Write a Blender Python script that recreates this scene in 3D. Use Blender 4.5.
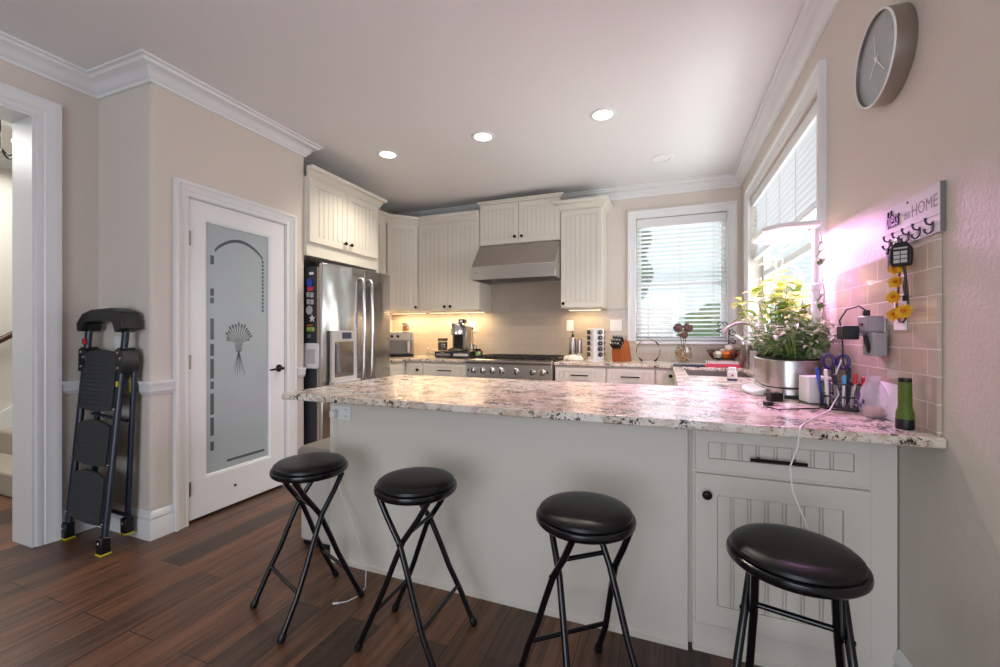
import bpy, bmesh, math, random
from mathutils import Vector, Matrix
R = math.radians
for o in list(bpy.data.objects):
    bpy.data.objects.remove(o)
SC = bpy.context.scene
COL = SC.collection
random.seed(7)

# ------------------------------------------------------------------ camera
cd = bpy.data.cameras.new('camera')
cam = bpy.data.objects.new('camera', cd)
COL.objects.link(cam)
cd.sensor_width = 36.0
cd.lens = 423.0 / 1000.0 * 36.0
cd.clip_start = 0.05
cam.location = (0, 0, 1.2)
cam.rotation_euler = (R(90), 0, R(21.2))
SC.camera = cam

# ------------------------------------------------------------------ world, exposure
SC.view_settings.view_transform = 'Standard'
SC.view_settings.look = 'None'
SC.view_settings.gamma = 1.0
SC.view_settings.use_curve_mapping = False
SC.view_settings.exposure = 0.5
w = bpy.data.worlds.new('sky')
SC.world = w
w.use_nodes = True
wn = w.node_tree
wn.nodes.clear()
bg = wn.nodes.new('ShaderNodeBackground')
bg.inputs['Color'].default_value = (0.86, 0.94, 1.0, 1)
bg.inputs['Strength'].default_value = 0.75
wo = wn.nodes.new('ShaderNodeOutputWorld')
wn.links.new(bg.outputs[0], wo.inputs[0])

def area(name, loc, rot, sx, sy, power, color, spread=180):
    l = bpy.data.lights.new(name, 'AREA')
    l.shape = 'RECTANGLE'; l.size = sx; l.size_y = sy
    l.energy = power; l.color = color; l.spread = R(spread)
    o = bpy.data.objects.new(name, l)
    o.location = loc; o.rotation_euler = rot
    COL.objects.link(o)
    return o

# daylight entering by the wide glass door of the dining side, behind the camera
area('daylight_patio_door', (-0.55, -2.95, 1.25), (R(90), 0, R(14)), 2.2, 2.2, 47, (0.77, 0.86, 1.0))
# daylight at the two kitchen windows
area('daylight_sink_window', (1.6, 3.45, 1.9), (0, R(90), 0), 2.2, 2.6, 65, (0.93, 0.97, 1.0))
# added upward lamps, standing in for ground bounce to brighten the ceiling
area('ceiling_fill_sink', (1.7, 3.45, 0.5), (0, R(125), 0), 1.2, 2.4, 60, (0.96, 0.98, 1.0))
area('ceiling_fill_back', (0.16, 5.9, 0.6), (R(-125), 0, 0), 2.0, 1.2, 30, (0.96, 0.98, 1.0))
area('daylight_back_window', (0.16, 5.6, 2.2), (R(-80), 0, 0), 2.2, 2.2, 24, (0.95, 0.98, 1.0))
# added fill lamp under the stair hall ceiling, facing down
area('hall_fill', (-4.75, 1.2, 2.62), (0, 0, 0), 1.0, 1.6, 26, (1.0, 0.98, 0.94))

# ------------------------------------------------------------------ materials
def lin(c):
    return tuple(((v / 255.0) / 12.92 if v / 255.0 <= 0.04045 else ((v / 255.0 + 0.055) / 1.055) ** 2.4) for v in c)

def pmat(name, rgb, rough=0.5, metal=0.0, **kw):
    m = bpy.data.materials.new(name)
    m.use_nodes = True
    b = m.node_tree.nodes['Principled BSDF']
    b.inputs['Base Color'].default_value = (*lin(rgb), 1)
    b.inputs['Roughness'].default_value = rough
    b.inputs['Metallic'].default_value = metal
    for k, v in kw.items():
        b.inputs[k.replace('_', ' ')].default_value = v
    return m

def nd(m, t, **kw):
    n = m.node_tree.nodes.new(t)
    for k, v in kw.items():
        if k in n.inputs: n.inputs[k].default_value = v
        else: setattr(n, k, v)
    return n

def lk(m, a, b): m.node_tree.links.new(a, b)
def bsdf(m): return m.node_tree.nodes['Principled BSDF']

def coords(m, scale=(1, 1, 1), rot=(0, 0, 0), loc=(0, 0, 0)):
    t = nd(m, 'ShaderNodeTexCoord'); mp = nd(m, 'ShaderNodeMapping')
    mp.inputs['Scale'].default_value = scale
    mp.inputs['Rotation'].default_value = rot
    mp.inputs['Location'].default_value = loc
    lk(m, t.outputs['Object'], mp.inputs['Vector'])
    return mp.outputs['Vector']

def bump(m, height, strength=0.2, dist=0.01):
    b = nd(m, 'ShaderNodeBump', Strength=strength, Distance=dist)
    lk(m, height, b.inputs['Height']); lk(m, b.outputs['Normal'], bsdf(m).inputs['Normal'])
    return b

def ramp(m, fac, stops):
    r = nd(m, 'ShaderNodeValToRGB')
    e = r.color_ramp.elements
    while len(e) < len(stops): e.new(0.5)
    for k, (p, c) in enumerate(stops):
        e[k].position = p
        e[k].color = (*c, 1) if len(c) == 3 else c
    lk(m, fac, r.inputs['Fac'])
    return r.outputs['Color']

def noise(m, vec, scale, detail=4, rough=0.55, dist=0.0):
    n = nd(m, 'ShaderNodeTexNoise', Scale=scale, Detail=detail, Roughness=rough, Distortion=dist)
    lk(m, vec, n.inputs['Vector'])
    return n.outputs['Fac']

def mixc(m, fac, a, b, blend='MIX'):
    n = nd(m, 'ShaderNodeMix', data_type='RGBA', blend_type=blend)
    for s, v in ((n.inputs[0], fac), (n.inputs[6], a), (n.inputs[7], b)):
        if hasattr(v, 'links') or hasattr(v, 'is_linked'): lk(m, v, s)
        elif isinstance(v, tuple): s.default_value = (*v, 1)
        else: s.default_value = v
    return n.outputs[2]

def bumpy(name, rgb, rough, scale, strength, dist=0.004, **kw):
    m = pmat(name, rgb, rough, **kw)
    bump(m, noise(m, coords(m), scale, 3), strength, dist)
    return m

MT = {}
MT['wall'] = bumpy('beige_orange_peel_paint', (222, 212, 201), 0.5, 80, 0.5, 0.005)
MT['ceiling'] = bumpy('ceiling_paint', (237, 235, 234), 0.75, 120, 0.15, 0.003)
MT['hallwall'] = bumpy('hall_paint', (226, 224, 214), 0.6, 90, 0.1)
MT['trim'] = pmat('white_trim_paint', (236, 236, 236), 0.35)
MT['door'] = pmat('white_door_paint', (240, 240, 242), 0.3)
MT['cab'] = pmat('cream_cabinet_paint', (226, 220, 207), 0.38)
MT['black'] = pmat('black_plastic', (16, 16, 18), 0.4)
MT['blacksatin'] = pmat('black_satin_enamel', (11, 13, 18), 0.22)
MT['vinyl'] = pmat('black_vinyl', (9, 10, 12), 0.36, Specular_IOR_Level=0.4)
MT['bronze'] = pmat('dark_bronze', (28, 24, 22), 0.3, 0.7)
MT['white'] = pmat('white_plastic', (238, 238, 236), 0.35)
MT['chrome'] = pmat('chrome', (205, 205, 205), 0.12, 1.0)
MT['nickel'] = pmat('brushed_nickel', (168, 162, 155), 0.3, 1.0)
MT['iron'] = pmat('cast_iron', (20, 20, 21), 0.55)
MT['rubber'] = pmat('grey_rubber', (50, 53, 56), 0.65)
MT['yellow'] = pmat('yellow_foot_rubber', (212, 196, 40), 0.6)
MT['navy'] = pmat('blue_black_ladder_paint', (28, 36, 56), 0.3)
MT['red'] = pmat('red_plastic', (190, 40, 48), 0.4)
MT['pink'] = pmat('pink_red_silicone', (214, 72, 92), 0.5)
MT['purple'] = pmat('purple_plastic', (60, 40, 110), 0.35)
MT['blue'] = pmat('blue_plastic', (40, 80, 190), 0.35)
MT['teal'] = pmat('light_blue_plastic', (80, 170, 210), 0.35)
MT['green'] = pmat('lime_green_rubber', (84, 106, 28), 0.55)
MT['orange'] = bumpy('orange_peel', (226, 112, 24), 0.45, 160, 0.2)
MT['garlic'] = pmat('pale_garlic', (228, 220, 206), 0.6)
MT['darkfruit'] = pmat('dark_red_fruit', (96, 30, 26), 0.35)
MT['petal'] = pmat('yellow_petal', (238, 178, 26), 0.6)
MT['petalheart'] = pmat('orange_flower_heart', (204, 110, 20), 0.7)
MT['grey'] = pmat('grey_plastic', (120, 120, 124), 0.4)
MT['lightgrey'] = pmat('light_grey_plastic', (196, 194, 190), 0.4)
MT['adapter'] = pmat('grey_adapter_plastic', (158, 154, 158), 0.4)
MT['paper'] = pmat('white_paper', (240, 238, 240), 0.7)
MT['shell'] = bumpy('tan_seashell', (196, 150, 112), 0.5, 60, 0.4)
MT['driedflower'] = bumpy('dried_brown_flower', (112, 84, 80), 0.85, 120, 0.8)
MT['clockface'] = pmat('grey_clock_dial', (158, 163, 164), 0.35)
MT['carpet'] = bumpy('beige_stair_carpet', (176, 164, 148), 0.95, 260, 0.8)
MT['wood'] = pmat('orange_block_wood', (168, 88, 34), 0.42)
MT['darkwood'] = pmat('walnut_handrail', (74, 44, 28), 0.35)
MT['brownlid'] = pmat('brown_lid', (96, 62, 40), 0.5)
MT['coffee'] = pmat('coffee_grounds', (70, 44, 28), 0.8)
MT['cloth'] = bumpy('white_cotton', (240, 234, 224), 0.9, 200, 0.3)
MT['greytray'] = pmat('smoked_acrylic', (52, 54, 60), 0.15)
MT['trashbody'] = pmat('beige_bin_plastic', (204, 198, 190), 0.35)
MT['trashlid'] = pmat('grey_bin_lid', (150, 142, 132), 0.3)
MT['fridgeside'] = pmat('charcoal_fridge_side', (52, 52, 58), 0.45)
MT['gasket'] = pmat('taupe_gasket', (176, 160, 142), 0.6)
MT['fence'] = pmat('warm_fence_wood', (226, 206, 196), 0.8)
MT['siding'] = pmat('pale_neighbour_siding', (206, 208, 210), 0.7)
MT['hedge'] = bumpy('hedge_leaf', (122, 150, 112), 0.8, 30, 1.0, 0.05)
MT['ground'] = bumpy('outdoor_gravel', (178, 170, 160), 0.9, 40, 0.6)
MT['soil'] = bumpy('growing_sponge', (40, 32, 24), 0.9, 120, 0.6)
MT['stem'] = pmat('pale_green_stem', (128, 160, 70), 0.5)
MT['signwood'] = bumpy('whitewashed_board', (232, 226, 230), 0.6, 50, 0.2)
MT['greyedge'] = pmat('grey_board_edge', (120, 116, 112), 0.6)
MT['ink'] = pmat('dark_sign_ink', (58, 40, 66), 0.5)
MT['signgrey'] = pmat('pale_grey_lettering', (150, 140, 150), 0.6)
MT['amber'] = pmat('amber_glass', (226, 140, 84), 0.15)
MT['label'] = pmat('cream_label', (232, 222, 200), 0.5)

def make_brushed(name, rgb, rough, sc):
    m = pmat(name, rgb, rough, 1.0)
    n = noise(m, coords(m, sc), 1.0, 3)
    bump(m, n, 0.06, 0.001)
    return m
MT['steel'] = make_brushed('brushed_stainless', (188, 184, 180), 0.27, (400, 400, 4))
MT['hood'] = make_brushed('brushed_hood_stainless', (186, 180, 174), 0.3, (3, 300, 300))

def make_fridge():
    m = pmat('wavy_stainless_door', (198, 195, 191), 0.17, 1.0)
    n = noise(m, coords(m, (1, 3, 1.6)), 1.6, 1, 0.3)
    bump(m, n, 0.6, 0.025)
    return m
MT['fridge'] = make_fridge()

def make_floor():
    m = pmat('hand_scraped_hardwood', (80, 45, 30), 0.36, Specular_IOR_Level=0.45)
    v = coords(m, (1, 1, 1), (0, 0, R(90)))
    br = nd(m, 'ShaderNodeTexBrick', offset=0.37, offset_frequency=2, squash=1.0)
    br.inputs['Color1'].default_value = (0, 0, 0, 1); br.inputs['Color2'].default_value = (1, 1, 1, 1)
    br.inputs['Mortar'].default_value = (0.5, 0.5, 0.5, 1)
    br.inputs['Scale'].default_value = 1.0
    br.inputs['Mortar Size'].default_value = 0.0022
    br.inputs['Mortar Smooth'].default_value = 0.3
    br.inputs['Brick Width'].default_value = 1.05
    br.inputs['Row Height'].default_value = 0.155
    lk(m, v, br.inputs['Vector'])
    grain = noise(m, coords(m, (42, 2.2, 1)), 1.0, 6, 0.65, 0.6)
    blotch = noise(m, coords(m, (7, 1.0, 1)), 1.0, 4, 0.6, 0.3)
    base = ramp(m, br.outputs['Color'], [(0.0, lin((66, 50, 43))), (0.35, lin((101, 74, 58))), (0.7, lin((120, 83, 61))), (1.0, lin((78, 58, 49)))])
    g = ramp(m, grain, [(0.32, (0.45, 0.44, 0.44)), (0.60, (1.3, 1.28, 1.26))])
    c = mixc(m, 1.0, base, g, 'MULTIPLY')
    g2 = ramp(m, blotch, [(0.3, (0.72, 0.74, 0.77)), (0.7, (1.25, 1.17, 1.10))])
    c = mixc(m, 1.0, c, g2, 'MULTIPLY')
    c = mixc(m, br.outputs['Fac'], c, lin((34, 24, 20)))
    lk(m, c, bsdf(m).inputs['Base Color'])
    rr = nd(m, 'ShaderNodeMapRange'); rr.inputs['To Min'].default_value = 0.28; rr.inputs['To Max'].default_value = 0.46
    lk(m, grain, rr.inputs['Value']); lk(m, rr.outputs[0], bsdf(m).inputs['Roughness'])
    inv = nd(m, 'ShaderNodeMath', operation='SUBTRACT'); inv.inputs[0].default_value = 1.0
    lk(m, br.outputs['Fac'], inv.inputs[1])
    b1 = bump(m, inv.outputs[0], 0.5, 0.003)
    b2 = nd(m, 'ShaderNodeBump', Strength=0.22, Distance=0.004)
    lk(m, grain, b2.inputs['Height']); lk(m, b1.outputs['Normal'], b2.inputs['Normal'])
    lk(m, b2.outputs['Normal'], bsdf(m).inputs['Normal'])
    return m
MT['floor'] = make_floor()

def make_granite():
    m = pmat('cream_granite', (226, 214, 200), 0.2, Specular_IOR_Level=0.38)
    v = coords(m)
    big = noise(m, coords(m, (1, 2.0, 1), (0, 0, R(18))), 3.2, 5, 0.6, 0.8)
    mid = noise(m, v, 17, 6, 0.7, 0.5)
    fine = noise(m, v, 85, 4, 0.7)
    c = ramp(m, mid, [(0.30, lin((132, 116, 106))), (0.42, lin((204, 190, 176))), (0.52, lin((232, 224, 214))), (0.70, lin((246, 242, 236)))])
    warm = ramp(m, big, [(0.35, (1, 1, 1)), (0.62, (0.90, 0.80, 0.72))])
    c = mixc(m, 1.0, c, warm, 'MULTIPLY')
    # dark mineral flecks, clustered
    cl = nd(m, 'ShaderNodeMath', operation='MULTIPLY_ADD')
    lk(m, noise(m, v, 9, 4, 0.6, 0.6), cl.inputs[0]); cl.inputs[1].default_value = 0.75
    lk(m, fine, cl.inputs[2])
    fl = ramp(m, cl.outputs[0], [(0.93, (0, 0, 0)), (0.99, (1, 1, 1))])
    c = mixc(m, fl, c, lin((44, 38, 40)))
    fl2 = ramp(m, noise(m, v, 55, 3, 0.6), [(0.66, (0, 0, 0)), (0.72, (1, 1, 1))])
    c = mixc(m, fl2, c, lin((128, 104, 92)))
    lk(m, c, bsdf(m).inputs['Base Color'])
    return m
MT['granite'] = make_granite()

def make_tile(name, rgb, rgb2, grout, axis, rough):
    m = pmat(name, rgb, rough)
    t = nd(m, 'ShaderNodeTexCoord'); s = nd(m, 'ShaderNodeSeparateXYZ'); cb = nd(m, 'ShaderNodeCombineXYZ')
    lk(m, t.outputs['Object'], s.inputs[0])
    lk(m, s.outputs[axis], cb.inputs[0]); lk(m, s.outputs[2], cb.inputs[1])
    mp = nd(m, 'ShaderNodeMapping'); mp.inputs['Location'].default_value = (0.03, -0.925, 0)
    lk(m, cb.outputs[0], mp.inputs[0])
    br = nd(m, 'ShaderNodeTexBrick', offset=0.5)
    br.inputs['Color1'].default_value = (*lin(rgb), 1); br.inputs['Color2'].default_value = (*lin(rgb2), 1)
    br.inputs['Mortar'].default_value = (*lin(grout), 1)
    br.inputs['Scale'].default_value = 1.0
    br.inputs['Mortar Size'].default_value = 0.0022
    br.inputs['Mortar Smooth'].default_value = 0.2
    br.inputs['Brick Width'].default_value = 0.1545
    br.inputs['Row Height'].default_value = 0.0768
    lk(m, mp.outputs[0], br.inputs['Vector'])
    lk(m, br.outputs['Color'], bsdf(m).inputs['Base Color'])
    inv = nd(m, 'ShaderNodeMath', operation='SUBTRACT'); inv.inputs[0].default_value = 1.0
    lk(m, br.outputs['Fac'], inv.inputs[1])
    bump(m, inv.outputs[0], 0.6, 0.003)
    return m
MT['tileback'] = make_tile('taupe_glossy_subway_tile', (190, 178, 162), (184, 171, 155), (200, 188, 172), 0, 0.12)
MT['tileright'] = make_tile('sand_glossy_subway_tile', (200, 182, 166), (194, 175, 158), (226, 216, 206), 1, 0.12)

def thin_glass(name, tint=(1, 1, 1), refl=0.08, rough=0.02):
    m = bpy.data.materials.new(name); m.use_nodes = True
    nt = m.node_tree; nt.nodes.clear()
    o = nt.nodes.new('ShaderNodeOutputMaterial'); mx = nt.nodes.new('ShaderNodeMixShader')
    tr = nt.nodes.new('ShaderNodeBsdfTransparent'); gl = nt.nodes.new('ShaderNodeBsdfGlossy')
    tr.inputs[0].default_value = (*tint, 1); gl.inputs['Roughness'].default_value = rough
    if refl is None:
        fr = nt.nodes.new('ShaderNodeFresnel'); fr.inputs[0].default_value = 1.45
        nt.links.new(fr.outputs[0], mx.inputs[0])
    else: mx.inputs[0].default_value = refl
    nt.links.new(tr.outputs[0], mx.inputs[1]); nt.links.new(gl.outputs[0], mx.inputs[2])
    nt.links.new(mx.outputs[0], o.inputs[0])
    return m
MT['glass'] = thin_glass('window_glass', (0.97, 0.99, 0.98))
MT['jarglass'] = thin_glass('clear_jar_glass', (0.93, 0.95, 0.94))
MT['bagfilm'] = pmat('plastic_bag_film', (232, 226, 242), 0.25, Alpha=0.35)
MT['frost'] = bumpy('frosted_door_glass', (176, 186, 190), 0.3, 300, 0.05)
MT['clearetch'] = pmat('clear_polished_glass', (94, 100, 104), 0.06)
MT['etchdark'] = pmat('etched_sprig', (92, 94, 92), 0.3)

def slatmat():
    m = pmat('white_blind_slat', (243, 244, 246), 0.45)
    b = bsdf(m)
    nt = m.node_tree
    tl = nt.nodes.new('ShaderNodeBsdfTranslucent'); tl.inputs[0].default_value = (0.9, 0.93, 0.96, 1)
    mx = nt.nodes.new('ShaderNodeMixShader'); mx.inputs[0].default_value = 0.28
    nt.links.new(b.outputs[0], mx.inputs[1]); nt.links.new(tl.outputs[0], mx.inputs[2])
    nt.links.new(mx.outputs[0], nt.nodes['Material Output'].inputs[0])
    return m
MT['slat'] = slatmat()

def leafmat(name, rgb, rgb2):
    m = pmat(name, rgb, 0.34)
    c = ramp(m, noise(m, coords(m), 22, 2), [(0.38, lin(rgb)), (0.62, lin(rgb2))])
    lk(m, c, bsdf(m).inputs['Base Color'])
    nt = m.node_tree
    tl = nt.nodes.new('ShaderNodeBsdfTranslucent'); lk(m, c, tl.inputs[0])
    mx = nt.nodes.new('ShaderNodeMixShader'); mx.inputs[0].default_value = 0.25
    nt.links.new(bsdf(m).outputs[0], mx.inputs[1]); nt.links.new(tl.outputs[0], mx.inputs[2])
    nt.links.new(mx.outputs[0], nt.nodes['Material Output'].inputs[0])
    return m
MT['leaf'] = leafmat('mint_leaf', (88, 130, 66), (190, 208, 168))
MT['leaflime'] = leafmat('basil_leaf', (150, 186, 66), (218, 230, 150))
MT['leafdark'] = leafmat('pothos_leaf', (52, 92, 40), (96, 130, 60))

def emat(name, rgb, strength):
    m = bpy.data.materials.new(name); m.use_nodes = True
    nt = m.node_tree; nt.nodes.clear()
    o = nt.nodes.new('ShaderNodeOutputMaterial'); e = nt.nodes.new('ShaderNodeEmission')
    e.inputs[0].default_value = (*rgb, 1); e.inputs[1].default_value = strength
    nt.links.new(e.outputs[0], o.inputs[0])
    return m
MT['bulb'] = emat('lit_downlight_lens', (1.0, 0.90, 0.72), 5.0)
MT['growled'] = emat('grow_light_diodes', (1.0, 0.72, 1.0), 1.0)
MT['strip'] = emat('under_cabinet_strip', (1.0, 0.74, 0.42), 3.0)
MT['screen'] = pmat('dispenser_screen', (64, 74, 92), 0.15)

# ------------------------------------------------------------------ mesh builder
def basis(o, u, n): return (Vector(o), Vector(u).normalized(), Vector(n).normalized())
Z = Vector((0, 0, 1))

class MB:
    def __init__(s): s.v = []; s.f = []
    def _add(s, vs, fs):
        k = len(s.v); s.v += [tuple(q) for q in vs]; s.f += [tuple(i + k for i in f) for f in fs]; return s
    def box(s, x0, x1, y0, y1, z0, z1):
        vs = [(x, y, z) for z in (z0, z1) for y in (y0, y1) for x in (x0, x1)]
        return s._add(vs, [(0, 2, 3, 1), (4, 5, 7, 6), (0, 1, 5, 4), (2, 6, 7, 3), (0, 4, 6, 2), (1, 3, 7, 5)])
    def ubox(s, B, u0, u1, v0, v1, n0, n1):
        o, U, N = B
        vs = [o + U * a + Z * b + N * c for c in (n0, n1) for b in (v0, v1) for a in (u0, u1)]
        return s._add(vs, [(0, 2, 3, 1), (4, 5, 7, 6), (0, 1, 5, 4), (2, 6, 7, 3), (0, 4, 6, 2), (1, 3, 7, 5)])
    def obox(s, c, size, rot=(0, 0, 0)):
        from mathutils import Euler
        M = Euler(rot).to_matrix(); c = Vector(c)
        vs = [c + M @ Vector((x * size[0] / 2, y * size[1] / 2, z * size[2] / 2)) for z in (-1, 1) for y in (-1, 1) for x in (-1, 1)]
        return s._add(vs, [(0, 2, 3, 1), (4, 5, 7, 6), (0, 1, 5, 4), (2, 6, 7, 3), (0, 4, 6, 2), (1, 3, 7, 5)])
    def cells(s, us, vs_, fill, n0, n1, P):
        """slab made of grid cells; P(u,v,n)->xyz; only outer faces are made"""
        nu, nv = len(us) - 1, len(vs_) - 1
        F = lambda i, j: 0 <= i < nu and 0 <= j < nv and fill(i, j)
        idx = {}; V = []
        def vid(i, j, k):
            if (i, j, k) not in idx:
                idx[(i, j, k)] = len(V); V.append(P(us[i], vs_[j], (n0, n1)[k]))
            return idx[(i, j, k)]
        fs = []
        for i in range(nu):
            for j in range(nv):
                if not F(i, j): continue
                for k in (0, 1):
                    fs.append((vid(i, j, k), vid(i + 1, j, k), vid(i + 1, j + 1, k), vid(i, j + 1, k)))
                for (di, dj, a, b) in ((-1, 0, (i, j), (i, j + 1)), (1, 0, (i + 1, j), (i + 1, j + 1)), (0, -1, (i, j), (i + 1, j)), (0, 1, (i, j + 1), (i + 1, j + 1))):
                    if not F(i + di, j + dj):
                        fs.append((vid(*a, 0), vid(*b, 0), vid(*b, 1), vid(*a, 1)))
        return s._add(V, fs)
    def prism(s, poly, P, n0, n1):
        n = len(poly)
        vs = [P(a, b, n0) for a, b in poly] + [P(a, b, n1) for a, b in poly]
        fs = [tuple(range(n)), tuple(range(n, 2 * n))] + [(i, (i + 1) % n, n + (i + 1) % n, n + i) for i in range(n)]
        return s._add(vs, fs)
    def lathe(s, prof, o=(0, 0, 0), axis=(0, 0, 1), seg=24, sx=1.0, sy=1.0, caps=True):
        a = Vector(axis).normalized(); o = Vector(o)
        t = Vector((1, 0, 0)) if abs(a.x) < 0.9 else Vector((0, 1, 0))
        e1 = (t - a * t.dot(a)).normalized(); e2 = a.cross(e1)
        vs = []; fs = []; rings = []
        for r, h in prof:
            if r < 1e-6:
                rings.append([len(vs)]); vs.append(o + a * h)
            else:
                rings.append(list(range(len(vs), len(vs) + seg)))
                for k in range(seg):
                    th = 2 * math.pi * k / seg
                    vs.append(o + a * h + e1 * (r * sx * math.cos(th)) + e2 * (r * sy * math.sin(th)))
        for A, B in zip(rings, rings[1:]):
            for k in range(seg):
                k2 = (k + 1) % seg
                if len(A) == 1 and len(B) == 1: continue
                if len(A) == 1: fs.append((A[0], B[k2], B[k]))
                elif len(B) == 1: fs.append((A[k], A[k2], B[0]))
                else: fs.append((A[k], A[k2], B[k2], B[k]))
        if caps and len(rings[0]) > 1: fs.append(tuple(rings[0]))
        if caps and len(rings[-1]) > 1: fs.append(tuple(rings[-1]))
        return s._add(vs, fs)
    def cyl(s, a, b, r, seg=16):
        a = Vector(a); b = Vector(b)
        return s.lathe([(r, 0), (r, (b - a).length)], a, b - a, seg)
    def ball(s, c, r, seg=14, sz=1.0):
        n = 8
        return s.lathe([(r * math.sin(math.pi * k / n) if 0 < k < n else 0.0, -r * sz * math.cos(math.pi * k / n)) for k in range(n + 1)], c, (0, 0, 1), seg)
    def tube(s, pts, r, seg=10, closed=False):
        pts = [Vector(p) for p in pts]; n = len(pts)
        rs = r if isinstance(r, (list, tuple)) else [r] * n
        vs = []; fs = []; up = None
        for i, p in enumerate(pts):
            if closed: t = pts[(i + 1) % n] - pts[i - 1]
            else: t = pts[min(i + 1, n - 1)] - pts[max(i - 1, 0)]
            t.normalize()
            if up is None:
                up = Vector((0, 0, 1)) if abs(t.z) < 0.9 else Vector((1, 0, 0))
            up = (up - t * up.dot(t)).normalized(); e2 = t.cross(up)
            for k in range(seg):
                th = 2 * math.pi * k / seg
                vs.append(p + up * (rs[i] * math.cos(th)) + e2 * (rs[i] * math.sin(th)))
        m = n if closed else n - 1
        for i in range(m):
            for k in range(seg):
                j = (i + 1) % n
                fs.append((i * seg + k, i * seg + (k + 1) % seg, j * seg + (k + 1) % seg, j * seg + k))
        if not closed: fs += [tuple(range(seg)), tuple(range((n - 1) * seg, n * seg))]
        return s._add(vs, fs)
    def sweep(s, prof, path, closed=False, z=0.0):
        """prof: list of (out, up); path: XY points, 'out' on the left of travel"""
        n = len(path); P = [Vector((a, b)) for a, b in path]; ms = []
        for i in range(n):
            def nrm(a, b):
                d = (b - a).normalized(); return Vector((-d.y, d.x))
            if closed or 0 < i < n - 1:
                n1 = nrm(P[i - 1], P[i]); n2 = nrm(P[i], P[(i + 1) % n])
                q = n1 + n2; ms.append(q * (2.0 / q.dot(q)))
            elif i == 0: ms.append(nrm(P[0], P[1]))
            else: ms.append(nrm(P[-2], P[-1]))
        k = len(prof); vs = []; fs = []
        for i in range(n):
            for o, h in prof:
                q = P[i] + ms[i] * o; vs.append((q.x, q.y, z + h))
        for i in range(n if closed else n - 1):
            j = (i + 1) % n
            for a in range(k):
                b = (a + 1) % k
                fs.append((i * k + a, i * k + b, j * k + b, j * k + a))
        if not closed: fs += [tuple(range(k)), tuple(range((n - 1) * k, n * k))]
        return s._add(vs, fs)
    def frame(s, B, u0, u1, v0, v1, prof, bottom=True):
        """picture-frame moulding round a rectangle; prof: (outward, n)"""
        o, U, N = B; k = len(prof); vs = []; fs = []
        cor = [(u0, v0, -1, -1), (u0, v1, -1, 1), (u1, v1, 1, 1), (u1, v0, 1, -1)]
        for u, v, du, dv in cor:
            if not bottom and dv < 0: dv = 0
            for w, n in prof: vs.append(o + U * (u + du * w) + Z * (v + dv * w) + N * n)
        for i in range(4 if bottom else 3):
            j = (i + 1) % 4
            for a in range(k):
                b = (a + 1) % k
                fs.append((i * k + a, i * k + b, j * k + b, j * k + a))
        if not bottom: fs += [tuple(range(k)), tuple(range(3 * k, 4 * k))]
        return s._add(vs, fs)
    def build(s, name, mat, parent=None, bevel=0.0, segs=2, world=True, smooth=True, subsurf=0):
        me = bpy.data.meshes.new(name)
        off = Vector((0, 0, 0))
        if parent is not None and world:
            q = parent
            while q is not None: off += q.location; q = q.parent
        me.from_pydata([Vector(p) - off for p in s.v], [], s.f)
        bm = bmesh.new(); bm.from_mesh(me)
        bmesh.ops.recalc_face_normals(bm, faces=bm.faces)
        bm.to_mesh(me); bm.free()
        if smooth:
            for p in me.polygons: p.use_smooth = True
            me.set_sharp_from_angle(angle=R(38))
        o = bpy.data.objects.new(name, me)
        me.materials.append(MT[mat] if isinstance(mat, str) else mat)
        COL.objects.link(o)
        if parent is not None: o.parent = parent
        if bevel:
            b = o.modifiers.new('bevel', 'BEVEL'); b.width = bevel; b.segments = segs; b.limit_method = 'ANGLE'; b.angle_limit = R(40)
        if subsurf:
            b = o.modifiers.new('sub', 'SUBSURF'); b.levels = subsurf; b.render_levels = subsurf
        return o

def tag(o, label, cat, group=None):
    o['label'] = label; o['category'] = cat
    if group: o['group'] = group
    return o
def thing(name, label, cat, loc=(0, 0, 0), rz=0.0, group=None):
    o = bpy.data.objects.new(name, None); COL.objects.link(o)
    o.empty_display_size = 0.1
    o.location = loc; o.rotation_euler = (0, 0, rz)
    return tag(o, label, cat, group)
def struct(o): o['kind'] = 'structure'; return o
def copy_tree(o, parent=None):
    c = o.copy(); COL.objects.link(c); c.parent = parent
    for ch in list(o.children): copy_tree(ch, c)
    return c
def text_mesh(name, body, size, mat, B, u, v, n, parent, depth=0.001, shear=0.0, bold=0.0, sx=1.0):
    cu = bpy.data.curves.new(name, 'FONT'); cu.body = body; cu.size = size; cu.extrude = depth; cu.shear = shear; cu.offset = bold
    cu.resolution_u = 3
    t = bpy.data.objects.new(name, cu); COL.objects.link(t)
    me = bpy.data.meshes.new_from_object(t.evaluated_get(bpy.context.evaluated_depsgraph_get()))
    bpy.data.objects.remove(t)
    o, U, N = B; off = Vector((0, 0, 0)); q = parent
    while q is not None: off += q.location; q = q.parent
    for vt in me.vertices:
        p = vt.co.copy(); vt.co = o + U * (u + p.x * sx) + Z * (v + p.y) + N * (n + p.z) - off
    me.materials.clear(); me.materials.append(MT[mat])
    ob = bpy.data.objects.new(name, me); COL.objects.link(ob); ob.parent = parent
    return ob

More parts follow.
